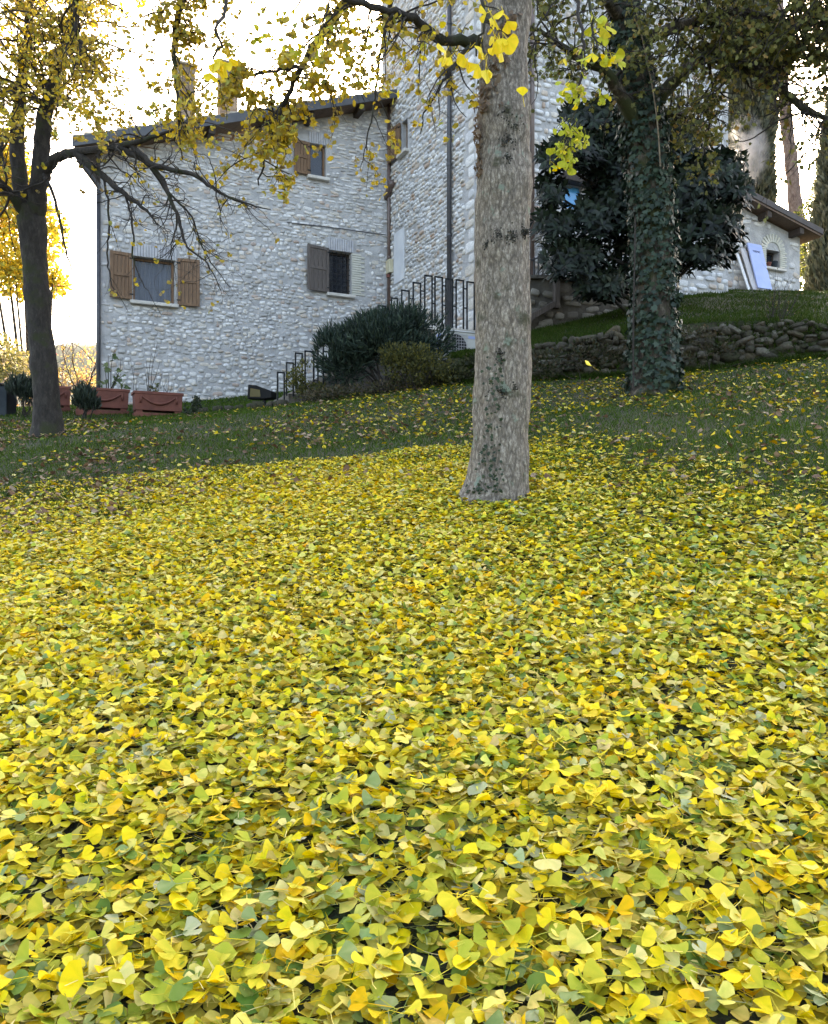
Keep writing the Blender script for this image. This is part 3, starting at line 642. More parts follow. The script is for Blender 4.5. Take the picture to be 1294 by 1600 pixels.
# ---- stairs, landing and stepped railing left of the ginkgo
rl = through(663, 16.4, UF)
zland = rl.uz(672, 509)[1]
loops = [(433, 445, 581), (447, 459, 566), (461, 473, 551), (476, 491, 548), (496, 506, 535), (514, 526, 526), (534, 546, 513), (553, 565, 500), (572, 584, 488), (590, 603, 477), (611, 622, 465), (627, 640, 453), (645, 658, 441), (663, 676, 430), (679, 692, 432), (696, 708, 435), (712, 725, 437), (729, 742, 440), (746, 758, 442), (762, 775, 444), (779, 792, 446)]
stairs = thing('stone_stairs', 'stone stairs and landing behind the evergreen shrub', 'stairs', rl.pt(rl.ux(560), zland - 2.2))
MB().prism([rl.pt(rl.ux(655), zland - 2.4, -.06), rl.pt(rl.ux(800), zland - 2.4, -.06), rl.pt(rl.ux(800), zland - .08, -.06), rl.pt(rl.ux(655), zland - .08, -.06)], -rl.n * 2.0).build('landing_block', M['mortar_dark'], stairs)
lf = bpy.data.objects['landing_block']
masonry(lf, rl, rl.ux(657), rl.ux(798), lambda u: zland - 1.5, lambda u: zland - .08, [], lambda z: (.17, .18, .36), M['mossrock'], ROCK, 60, .05, 41, pid='r', off=-.06)
MB().prism([rl.pt(rl.ux(653), zland - .075, .02), rl.pt(rl.ux(802), zland - .075, .02), rl.pt(rl.ux(802), zland, .02), rl.pt(rl.ux(653), zland, .02)], -rl.n * 2.1).build('landing_slab', M['sill'], stairs, bevel=.01)
ns = 13; ua, ub_ = rl.ux(434), rl.ux(655); zs0 = gz(*rl.pt(ua, 0)[:2])
for k in range(ns):
    u0 = ua + (ub_ - ua) * k / ns; u1 = ua + (ub_ - ua) * (k + 1) / ns; zz = zs0 + (zland - zs0) * (k + 1) / (ns + 1)
    MB().prism([rl.pt(u0, zz - 1.2, -.05), rl.pt(u1 - .003, zz - 1.2, -.05), rl.pt(u1 - .003, zz, -.05), rl.pt(u0, zz, -.05)], -rl.n * 1.2).build('step', M['mortar_dark'], stairs, bevel=.01)
rail = thing('stepped_railing', 'dark iron railing of upright loops stepping up the stairs to the landing', 'railing', rl.pt(rl.ux(560), zs0))
prev = None
for i, (x0, x1, yt) in enumerate(loops):
    u0, u1 = rl.ux(x0 + .8), rl.ux(x1 - .8); zt = rl.uz((x0 + x1) / 2, yt)[1]; zb_ = zt - (1.02 if x0 >= 663 else .88 if x0 > 476 else .62)
    t = .026; mb = MB()
    mb.box(rl.pt(u0, (zt + zb_) / 2), rl.ax, (t, zt - zb_, t)); mb.box(rl.pt(u1, (zt + zb_) / 2), rl.ax, (t, zt - zb_, t)); mb.box(rl.pt((u0 + u1) / 2, zt - t / 2), rl.ax, (u1 - u0 - t, t, t))
    lo_ = mb.build('loop', M['iron'], rail)
    if prev: 
        for zz in (min(zt, prev[1]) - .16, min(zt, prev[1]) - .55): MB().box(rl.pt((prev[0] + u0) / 2, zz), rl.ax, (u0 - prev[0] - t, .022, .022)).build('spacer', M['iron'], rail)
    prev = (u1, zt)
# ---- air conditioner on a bracket below the landing
acp = through(700, 15.7, UF); u0 = acp.ux(691); zt = acp.uz(705, 517)[1]; hA, wA = .56, .80
ac = thing('air_conditioner', 'aged white outdoor air conditioning unit below the iron railing', 'air conditioner', acp.pt(u0 + wA / 2, zt - hA, -.15))
MB().box(acp.pt(u0 + wA / 2, zt - hA / 2, -.15), acp.ax, (wA, hA, .30)).build('casing', M['acwhite'], ac, bevel=.02)
MB().box(acp.pt(u0 + wA / 2, zt + .011, -.15), acp.ax, (wA + .02, .02, .33)).build('top_cover', M['plaster'], ac, bevel=.006)
fc = acp.pt(u0 + .29, zt - hA / 2, .004); fg = MB(); dk = MB()
ring = [fc + (acp.u * math.cos(t) + ZV * math.sin(t)) * .23 for t in np.linspace(0, 2 * math.pi, 33)[:-1]]
dk.add(ring, [tuple(range(32))]).build('fan', M['acdark'], ac)
for k in range(-4, 5):
    fg.bar(fc + acp.u * k * .055 - ZV * .25 + acp.n * .02, fc + acp.u * k * .055 + ZV * .25 + acp.n * .02, .007); fg.bar(fc + ZV * k * .055 - acp.u * .25 + acp.n * .026, fc + ZV * k * .055 + acp.u * .25 + acp.n * .026, .007)
fg.build('fan_grille', M['boardgrey'], ac)
MB().box(acp.pt(u0 - .02, zt - hA * .45, -.1), acp.ax, (.03, hA * .7, .12)).build('side_cover', M['whitepanel'], ac, bevel=.006)
MB().box(acp.pt(u0 + wA - .16, zt - .09, .004), acp.ax, (.16, .05, .006)).build('badge', M['whitepanel'], ac)
lg = MB(); gA = acp.pt(u0, 0, -.1); gl = min(gz(*acp.pt(u0 + s, 0, -.1)[:2]) for s in (.1, wA - .1))
for s in (.1, wA - .1): MB().box(acp.pt(u0 + s, (zt - hA + gl - .1) / 2, -.15), acp.ax, (.05, zt - hA - gl + .1, .25)).build('leg', M['iron'], ac)
# ---- stair wall right of the ginkgo with post and rails
sw_ = through(862, 17.2, UF); ut = [sw_.ux(x) for x in (800, 868, 1003)]; zt3 = [sw_.uz(800, 436)[1], sw_.uz(868, 437)[1], sw_.uz(1003, 462)[1]]
swt = lambda u: float(np.interp(u, ut, zt3)); zb3 = sw_.uz(862, 560)[1] - .4
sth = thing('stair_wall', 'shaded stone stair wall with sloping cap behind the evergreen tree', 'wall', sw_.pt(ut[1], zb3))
q = [sw_.pt(ut[0], zb3), sw_.pt(ut[2], zb3), sw_.pt(ut[2], zt3[2]), sw_.pt(ut[1], zt3[1]), sw_.pt(ut[0], zt3[0])]
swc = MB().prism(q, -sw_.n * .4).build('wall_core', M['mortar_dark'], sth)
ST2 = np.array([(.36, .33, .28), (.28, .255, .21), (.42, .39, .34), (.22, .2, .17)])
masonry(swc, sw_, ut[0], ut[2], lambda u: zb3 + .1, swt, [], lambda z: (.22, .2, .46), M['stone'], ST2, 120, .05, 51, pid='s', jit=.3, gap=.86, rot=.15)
for i in (0, 1): MB().bar(sw_.pt(ut[i] + (.0 if i == 0 else .005), zt3[i] + .045, -.18), sw_.pt(ut[i + 1], zt3[i + 1] + .045, -.18), .5, .07).build('cap', M['brickgrey'] if 0 else M['mortar_dark'], sth)
pst = thing('timber_post', 'brown timber post with sloping handrail beside the ginkgo trunk', 'post', sw_.pt(sw_.ux(864), sw_.uz(864, 484)[1], .12))
MB().box(sw_.pt(sw_.ux(864), (sw_.uz(864, 484)[1] + sw_.uz(864, 418)[1]) / 2, .12), sw_.ax, (.11, sw_.uz(864, 418)[1] - sw_.uz(864, 484)[1], .11)).build('post', M['woodgrey'], pst, bevel=.01)
MB().bar(sw_.pt(*sw_.uz(790, 517), .12), sw_.pt(*sw_.uz(861, 477), .12), .09, .12).build('handrail', M['woodgrey'], pst, bevel=.01)
rb = thing('upright_railing', 'grey upright railing bars beside the timber post on the stair wall', 'railing', sw_.pt(sw_.ux(845), zt3[0] + .05, -.2))
for px, y in ((829, 408), (836, 405), (843, 402), (850, 399), (857, 396), (873, 404), (881, 408)): u, z = sw_.uz(px, y); MB().box(sw_.pt(u, (z + swt(u)) / 2 + .03, -.2), sw_.ax, (.03, z - swt(u) + .04, .03)).build('bar', M['pipe_grey'], rb)
MB().bar(sw_.pt(*sw_.uz(829, 407), -.2), sw_.pt(*sw_.uz(857, 395), -.2), .035).build('top_rail', M['pipe_grey'], rb)

# ------------------------------------------------------------------ planters, floodlight, bin, edging stones
def planter(x0, x1, ytop, ybot, d, label):
    pl = through((x0 + x1) / 2, d, UF); w = pl.ux(x1) - pl.ux(x0); c = pl.ux((x0 + x1) / 2); z0, z1 = pl.uz((x0 + x1) / 2, ybot)[1], pl.uz((x0 + x1) / 2, ytop)[1]; h = z1 - z0; dep = .42
    t = thing('planter', label, 'planter', pl.pt(c, z0, -dep / 2), 'terracotta planters in front of the house')
    def ringbox(mb, wa, da, za, wb, db, zb):
        V = [pl.pt(c + sx * w_ / 2, z, -dep / 2 + sy * d_ / 2) for (w_, d_, z) in ((wa, da, za), (wb, db, zb)) for sx, sy in ((-1, 1), (1, 1), (1, -1), (-1, -1))]
        mb.add(V, [(0, 1, 5, 4), (1, 2, 6, 5), (2, 3, 7, 6), (3, 0, 4, 7)])
    b = MB(); ringbox(b, w * .92, dep * .9, z0 + .05, w * .95, dep * .95, z1 - .06); V = [pl.pt(c + sx * w * .46, z0 + .05, -dep / 2 + sy * dep * .45) for sx, sy in ((-1, 1), (1, 1), (1, -1), (-1, -1))]; b.add(V, [(3, 2, 1, 0)])
    body = b.build('body', M['terracotta'], t)
    rm = MB(); 
    for s in (-1, 1): rm.box(pl.pt(c, z1 - .03, -dep / 2 + s * (dep / 2 - .025)), pl.ax, (w, .06, .05)); rm.box(pl.pt(c + s * (w / 2 - .025), z1 - .03, -dep / 2), pl.ax, (.05, .058, dep - .1))
    rm.build('rim', M['terracotta'], t, bevel=.012)
    for s in (-1, 1): MB().box(pl.pt(c + s * w * .38, z0 + .025, -dep / 2), pl.ax, (.12, .05, dep * .8)).build('foot', M['terracotta'], t)
    g_ = MB(); pts = [pl.pt(c + w * .33 * x, z1 - .11 - .13 * h / .4 * (1 - x * x), .0) for x in np.linspace(-1, 1, 17)]
    g_.tube(pts, [.014 + .016 * (1 - abs(x)) for x in np.linspace(-1, 1, 17)], 6)
    for s in (-1, 1): g_.tube([pl.pt(c + s * w * .35, z1 - .09, .0), pl.pt(c + s * w * .355, z1 - .16, .0), pl.pt(c + s * w * .36, z1 - .24, .0)], [.012, .024, .02], 6)
    g_.build('garland', M['terracotta'], body, smooth=True)
    MB().add([pl.pt(c + sx * w * .46, z1 - .04, -dep / 2 + sy * dep * .45) for sx, sy in ((-1, 1), (1, 1), (1, -1), (-1, -1))], [(0, 1, 2, 3)]).build('soil', M['soil'], t)
    return pl, c, w, z1, z0
PL1 = planter(209, 288, 612, 645, 16.7, 'terracotta planter with garland, rightmost of the row, bare stems in it')
PL2 = planter(118, 204, 606, 640, 17.0, 'terracotta planter with garland, middle of the row, leafy plant in it')
PL3 = planter(50, 112, 602, 636, 17.3, 'terracotta planter with garland, partly behind the left tree trunk')
plinth = MB()
for pl_, c_, w_, z1_, z0_ in (PL1, PL2, PL3):
    gmin = min(gz(*pl_.pt(c_ + s * w_ / 2, 0, -.2)[:2]) for s in (-1, 1)); pass
    o = MB().box(pl_.pt(c_, (z0_ - .004 + gmin - .15) / 2, -.21), pl_.ax, (w_ * .96, z0_ - .004 - gmin + .15, .4)).build('brick_plinth', M['terracotta'])
    tag(o, ['low brick plinth under the rightmost terracotta planter', 'low brick plinth under the middle terracotta planter', 'low brick plinth under the planter behind the left trunk'][(PL1, PL2, PL3).index((pl_, c_, w_, z1_, z0_))], 'plinth')
# floodlight
fp = on_ground(413, 636, 12); fl_ = thing('floodlight', 'black garden floodlight on a short post at the foot of the house', 'floodlight', fp)
d = fp[1]; zc_ = CZ + (800 - 613) / F * d
MB().tube([fp - [0, 0, .1], [fp[0], fp[1], zc_ - .1]], .035, 8).build('post', M['iron'], fl_)
cx = P(408, 613, d); A_ = unit(np.array([1, -.25, -.05])); Bv = np.cross(ZV, A_); hb = MB()
wv = P(429, 613, d)[0] - P(388, 613, d)[0]; hh = 22 / F * d
prof = [(-.5, -.5), (-.46, .5), (-.15, .46), (.42, .12), (.5, .05), (.5, -.42), (.2, -.5)]
hd_ = hb.prism([cx + A_ * a * wv + ZV * b * hh - Bv * .09 for a, b in prof], Bv * .26).build('housing', M['black'], fl_, bevel=.012)
fr = cx - Bv * .095
MB().add([fr + A_ * a * wv + ZV * b * hh for a, b in ((-.38, -.36), (.06, -.36), (.03, .14), (-.36, .24))], [(0, 1, 2, 3)]).build('lens', M['lens'], fl_)
# bin at the left edge
bp = P(2, 641, 16.6); bp[2] = gz(bp[0], bp[1]); zt = CZ + (800 - 603) / F * 16.6; bn = thing('rubbish_bin', 'dark plastic bin cut by the left edge of the picture', 'bin', bp); hbn = zt - bp[2] + .02
MB().add([bp + [sx * w, sy * w, z] for w, z in ((.2, -.05), (.225, hbn - .05)) for sx, sy in ((-1, -1), (1, -1), (1, 1), (-1, 1))], [(0, 1, 5, 4), (1, 2, 6, 5), (2, 3, 7, 6), (3, 0, 4, 7), (4, 5, 6, 7), (3, 2, 1, 0)]).build('body', M['binmat'], bn, bevel=.02)
MB().box(bp + [0, 0, hbn - .02], np.eye(3), (.5, .5, .055)).build('lid', M['black'], bn, bevel=.02)
# edging stones along the house
for i, px in enumerate((318, 340, 358, 374, 392, 404, 424, 434, 441)):
    e = on_ground(px, 645 - (px - 320) * .085, 11); s_ = r.uniform(.16, .3)
    o = bpy.data.objects.new('edging_stone', RM[i % 8][3 + (i % 2) * 2]); put(o, None, e + [0, 0, .04]); o.scale = (s_, s_ * .8, s_ * .75); o.rotation_euler = (0, 0, r.uniform(0, 6))
    tag(o, 'dark mossy rock in the edging row below the house wall and floodlight', 'rock', 'edging rocks along the foot of the house')
# thin cable from the house corner to the left
tag(MB().tube(spline([fac.pt(-.02, fac.uz(156, 334)[1], -.2), P(60, 327, 24), P(-60, 318, 27)], 6), .008, 4).build('overhead_cable', M['pipe_grey']), 'thin cable strung from the house corner across the sky', 'cable')

# ------------------------------------------------------------------ leaves: shapes and colours
def ginkgo_leaf(nA, spread, notch, cx, cy, fold, wave, pet, r, mid=True):
    th = np.linspace(-spread, spread, nA); Ro = (1 - notch * np.exp(-(th / .13) ** 2)) * (1 - .2 * (np.abs(th) / spread) ** 4) * r.uniform(.975, 1.025, nA)
    rings = [np.stack([Ro * .55 * np.sin(th), Ro * .55 * np.cos(th)], 1)] if mid else []
    rings.append(np.stack([Ro * np.sin(th), Ro * np.cos(th)], 1))
    p = np.concatenate([[[0, 0]]] + rings); x, y = p[:, 0], p[:, 1]; a = np.arctan2(x, y)
    z = cx * x * x + cy * y * y + fold * np.abs(x) + wave * np.sin(a * 5 + 1) * (x * x + y * y)
    V = np.column_stack([x, y, z]); i = np.arange(nA - 1); T = [np.stack([0 * i, i + 2, i + 1], 1)]
    if mid: T += [np.stack([i + 1, i + 2, i + 2 + nA], 1), np.stack([i + 1, i + 2 + nA, i + 1 + nA], 1)]
    b = len(V); w = .022
    if pet > 0:
        t = np.array([0, .5, 1.]); c = np.column_stack([.12 * t * t * r.uniform(-2, 2), -pet * t, -.1 * t * r.uniform(-2, 1)])
        V = np.concatenate([V, c + [w, 0, 0], c - [w, 0, 0]]); T.append(np.array([[b, b + 3, b + 1], [b + 3, b + 4, b + 1], [b + 1, b + 4, b + 2], [b + 4, b + 5, b + 2]]))
    return V, np.concatenate(T)
_g = np.random.default_rng(99)
def gset(n, nA, mid, pet): return [ginkgo_leaf(nA, _g.uniform(.85, 1.25), _g.choice([0, .12, .3, .5]), _g.uniform(-.45, .5), _g.uniform(-.4, .35), _g.choice([0, 0, .25, -.25, .5]), _g.uniform(-.12, .12), pet * _g.uniform(.7, 1.2), _g, mid) for _ in range(n)]
LH = gset(12, 11, True, 1.3); LM = gset(10, 7, True, 1.2); LL = gset(8, 6, False, 0)
def leaf_mul(T, pet):                              # colour runs from base to rim and fans out in ribs
    V = T[0]; r_ = np.hypot(V[:, 0], V[:, 1]); a = np.arctan2(V[:, 0], V[:, 1]); k = .84 + .16 * np.clip(r_, 0, 1) + .07 * np.sin(a * 9 + len(V)) * (r_ > .3)
    m_ = np.stack([k, .5 + .5 * k, k ** 1.5], 1)
    if pet: m_[-6:] = (1.05, 1.05, 1.3)
    return m_
YEL = np.array([(.88, .64, .015), (.84, .64, .04), (.80, .66, .14), (.74, .62, .22), (.84, .48, .008), (.58, .50, .04), (.44, .45, .04), (.17, .25, .04), (.28, .34, .12), (.54, .42, .08), (.46, .46, .26)])
YW = np.array([.19, .20, .15, .09, .055, .12, .07, .03, .02, .06, .015]); YW /= YW.sum()
YN = ['golden yellow', 'bright yellow', 'pale yellow', 'buff yellow', 'orange yellow', 'olive yellow', 'yellowish green', 'green', 'grey green', 'dull tan yellow', 'silvery green']
def edge_py(px): return np.interp(px, [-500, 0, 130, 260, 450, 620, 700, 830, 930, 1100, 1294, 1900], [880, 800, 775, 745, 712, 695, 690, 705, 728, 750, 770, 830])
def proj(x, d, z): return 647 + F * x / d, 800 - F * (z - CZ) / d
def leaf_frames(n, tilt):
    nr = unit(np.column_stack([rng.normal(0, tilt, n), rng.normal(0, tilt, n) - .12, np.ones(n)])); a = rng.uniform(0, 2 * math.pi, n)
    return frames(np.column_stack([np.cos(a), np.sin(a), rng.normal(0, .1, n)]), nr)
# carpet
def sample(dens, d0, d1, half, extra):
    area = half * (d1 ** 2 - d0 ** 2) + 2 * extra * (d1 - d0); n = int(dens * area)
    d = np.sqrt(rng.uniform(d0 ** 2, d1 ** 2, int(n * 1.0))); x = rng.uniform(-1, 1, len(d)) * (half * d + extra); return x, d
TC = P(775, 777, 6.0)                              # ginkgo trunk foot
parts_ = []
for d0, d1, dens, tset in ((.7, 2.4, 3000, LH), (2.4, 4.2, 2700, LM), (4.2, 8.6, 2300, LL)):
    x, d = sample(dens, d0, d1, .56, .5); z = ground(x, d); px, py = proj(x, d, z)
    nz = fbm(np.stack([x * 1.1, d * 1.1, 0 * x], 1), 2, 61); nz2 = fbm(np.stack([x * 3.5, d * 3.5, 0 * x], 1), 2, 67)
    keep = sstep(-45 - 30 * (px > 800), 60 + 60 * sstep(780, 1000, px), py - edge_py(px) + (nz2 - .5) * 80) * np.where(nz2 < .27, .5, 1.0)
    keep *= 1 - .35 * sstep(850, 1200, px) * sstep(1000, 800, py)
    ok = (rng.random(len(x)) < keep) & (np.hypot(x - TC[0], d - TC[1]) > .17); parts_.append((x[ok], d[ok], z[ok], px[ok], py[ok], nz[ok], tset))
carpet = Bag(); near = []
x, d = sample(900, .7, 8.0, .56, .5); z = ground(x, d); px, py = proj(x, d, z); ok = py > edge_py(px) + 25 * rng.normal(0, 1, len(x)) + 20; x, d, z = x[ok], d[ok], z[ok]; n = len(x)   # older leaves lying flat underneath
k = rng.integers(0, len(LL), n); R = leaf_frames(n, .1); s = rng.uniform(.03, .045, n); tint = np.array([(.64, .50, .05), (.52, .42, .06), (.68, .56, .08), (.40, .40, .06)])[rng.integers(0, 4, n)] * rng.uniform(.75, 1.1, (n, 1)); pos = np.column_stack([x, d, z + .004 + .006 * rng.random(n)])
for t in range(len(LL)): m = k == t; scatter(carpet, LL[t][0], LL[t][1], pos[m], R[m], s[m], tint[m])
for x, d, z, px, py, nz, tset in parts_:
    n = len(x); lay = rng.random(n) ** 1.5; R = leaf_frames(n, .27); big = rng.random(n) < .06
    R[big] = leaf_frames(int(big.sum()), .8)
    green = np.clip(.14 + .75 * sstep(560, 1150, px) * sstep(1450, 760, py) + (nz - .5) * .7 + .14 * sstep(1100, 1600, py), 0, .8)
    c = rng.choice(len(YEL), n, p=YW); gsel = rng.random(n) < green * .55; c[gsel] = rng.choice([5, 6, 7, 8, 10], int(gsel.sum()), p=[.22, .38, .24, .12, .04])
    s = rng.uniform(.020, .043, n); pos = np.column_stack([x, d, z + .008 + lay * .036]); k = rng.integers(0, len(tset), n)
    val = (.62 + .38 * lay ** .5) * 1.0                   # kept only as a pick weight
    tint = YEL[c] * rng.uniform(.8, 1.08, (n, 1)) * (1 + rng.normal(0, .05, (n, 3)))
    ind = np.zeros(n, bool)
    if tset is LH:
        vis = np.where((px > 15) & (px < 1280) & (py > 1230) & (py < 1590))[0]; pick = vis[np.argsort(-(lay[vis] + s[vis] * 22 + .3 * (py[vis] - 1230) / 360))[:300]]; ind[pick] = True
        near = [(pos[i] + [0, 0, .008], R[i], s[i], int(k[i]), int(c[i]), px[i], py[i]) for i in pick]
    for t in range(len(tset)):
        m = (k == t) & ~ind; scatter(carpet, tset[t][0], tset[t][1], pos[m], R[m], s[m], tint[m], leaf_mul(tset[t], tset is not LL))
tag(carpet.obj('leaf_carpet', M['leaf'], None, True), 'thick carpet of fallen yellow ginkgo leaves over the slope', 'leaves', kind='stuff')
_lm = {}
def leaf_mesh(k, c, mat='leaf'):
    if (k, c, mat) not in _lm: _lm[(k, c, mat)] = mesh_np('ginkgo_leaf', LH[k][0], LH[k][1], M[mat], np.clip(YEL[c] * leaf_mul(LH[k], True), 0, .95), True)
    return _lm[(k, c, mat)]
def leaf_obj(name, k, c, pos, R, s, parent=None, mat='leaf'):
    o = bpy.data.objects.new(name, leaf_mesh(k, c, mat)); put(o, parent, pos); o.rotation_euler = Matrix(np.asarray(R).tolist()).to_euler(); o.scale = (s,) * 3; return o
for p_, R_, s_, k_, c_, px_, py_ in near:
    side_ = 'left' if px_ < 431 else 'middle' if px_ < 863 else 'right'
    tag(leaf_obj('fallen_leaf', k_, c_, p_, R_, s_), '%s fallen ginkgo leaf lying on the carpet, %s foreground' % (YN[c_], side_), 'leaf', '%s ginkgo leaves, %s foreground' % (YN[c_], side_))
# stray leaves on the lawn
lawn = Bag(); x, d = sample(110, 5.2, 15.5, .56, 1.0); z = ground(x, d); px, py = proj(x, d, z); nz = fbm(np.stack([x * .8, d * .8, 0 * x], 1), 3, 71)
ok = (py < edge_py(px) + 60) & (rng.random(len(x)) < sstep(.36, .62, nz + .10 * sstep(200, 900, px)) * .9 + .12); x, d, z, px, py = x[ok], d[ok], z[ok], px[ok], py[ok]; n = len(x)
c = rng.choice(len(YEL), n, p=YW); tint = YEL[c] * rng.uniform(.5, .95, (n, 1)); br = rng.random(n) < .62 - .42 * sstep(200, 800, px)
tint[br] = np.array([(.16, .09, .05), (.24, .15, .09), (.11, .065, .04), (.30, .22, .15)])[rng.integers(0, 4, int(br.sum()))]
R = leaf_frames(n, .4); s = rng.uniform(.028, .052, n) * np.where(br, 1.3, 1.0); k = rng.integers(0, len(LL), n); pos = np.column_stack([x, d, z + rng.uniform(.02, .055, n)])
for t in range(len(LL)): m = k == t; scatter(lawn, LL[t][0], LL[t][1], pos[m], R[m], s[m], tint[m])
tag(lawn.obj('scattered_leaves', M['leaf'], None, False), 'scattered yellow and brown leaves on the lawn uphill of the carpet', 'leaves', kind='stuff')
# grass
BV = np.array([(-.5, 0, 0), (.5, 0, 0), (-.36, .55, .10), (.36, .55, .10), (0, 1, .38)], float); BT = np.array([(0, 1, 3), (0, 3, 2), (2, 3, 4)])
GR = np.array([(.050, .10, .012), (.068, .12, .016), (.036, .075, .010), (.085, .125, .02), (.11, .11, .03)])
def blades(bag, pos, h, w, lean=.55):
    n = len(pos); R = frames(unit(np.column_stack([rng.normal(0, lean, n), rng.normal(0, lean, n), np.ones(n)])), rand_dirs(n) * [1, 1, .2]); hh = h * rng.uniform(.55, 1.25, n)
    sc = np.column_stack([np.broadcast_to(w, n), hh, hh]); scatter(bag, BV, BT, pos, R, sc, GR[rng.choice(5, n, p=[.3, .3, .2, .14, .06])] * rng.uniform(.75, 1.2, (n, 1)))
grass = Bag()
for d0, d1, dens in ((.9, 6.0, 130), (5.0, 8.0, 1500), (8.0, 11, 1100), (11, 21.5, 600)):
    x, d = sample(dens, d0, d1, .55, .8); z = ground(x, d); px, py = proj(x, d, z)
    if d1 == 8.0: ok = py < edge_py(px) + 50; x, d, z = x[ok], d[ok], z[ok]
    nz = .7 + .6 * fbm(np.stack([x, d, 0 * x], 1) * 1.5, 2, 81); blades(grass, np.column_stack([x, d, z - .005]), .062 * nz, .0035 + .0005 * d)
tag(grass.obj('lawn_grass', M['grass'], None, False), 'short green grass of the lawn', 'grass', kind='stuff')
bg_ = Bag(); n = 60000; u = rng.uniform(0, BANK.shape[1] - 1.001, n); v = 1 + rng.random(n) ** 1.3 * (BANK.shape[0] - 3.001)
iu, iv = u.astype(int), v.astype(int); fu, fv = (u - iu)[:, None], (v - iv)[:, None]
pos = (BANK[iv, iu] * (1 - fu) + BANK[iv, iu + 1] * fu) * (1 - fv) + (BANK[iv + 1, iu] * (1 - fu) + BANK[iv + 1, iu + 1] * fu) * fv
_G0 = GR; GR = GR * .62; blades(bg_, pos - [0, 0, .01], .085 * (.5 + fbm(pos * 1.2, 2, 88)), .011)  # lawn palette darkened: the bank's shade is put into the blade colours
tf = rng.integers(0, len(core) - 1, 9000); tt = rng.random((9000, 1)); pb = core[tf] * (1 - tt) + core[tf + 1] * tt; pb[:, 1] -= rng.uniform(.04, .22, 9000); pb[:, 2] = ground(pb[:, 0], pb[:, 1]); blades(bg_, pb, .12, .009)
tv = rng.random(7000)[:, None]; tf = rng.integers(0, len(core) - 1, 7000); pt_ = core[tf] * (1 - tv) + ct[tf] * tv; pt_[:, 1] -= .04; sel = fbm(pt_ * 2.2, 2, 93) > .52; blades(bg_, pt_[sel], .09, .012, 1.2); GR = _G0
tag(bg_.obj('bank_grass', M['grass'], None, False), 'rough grass on the bank and along the retaining wall', 'grass', kind='stuff')

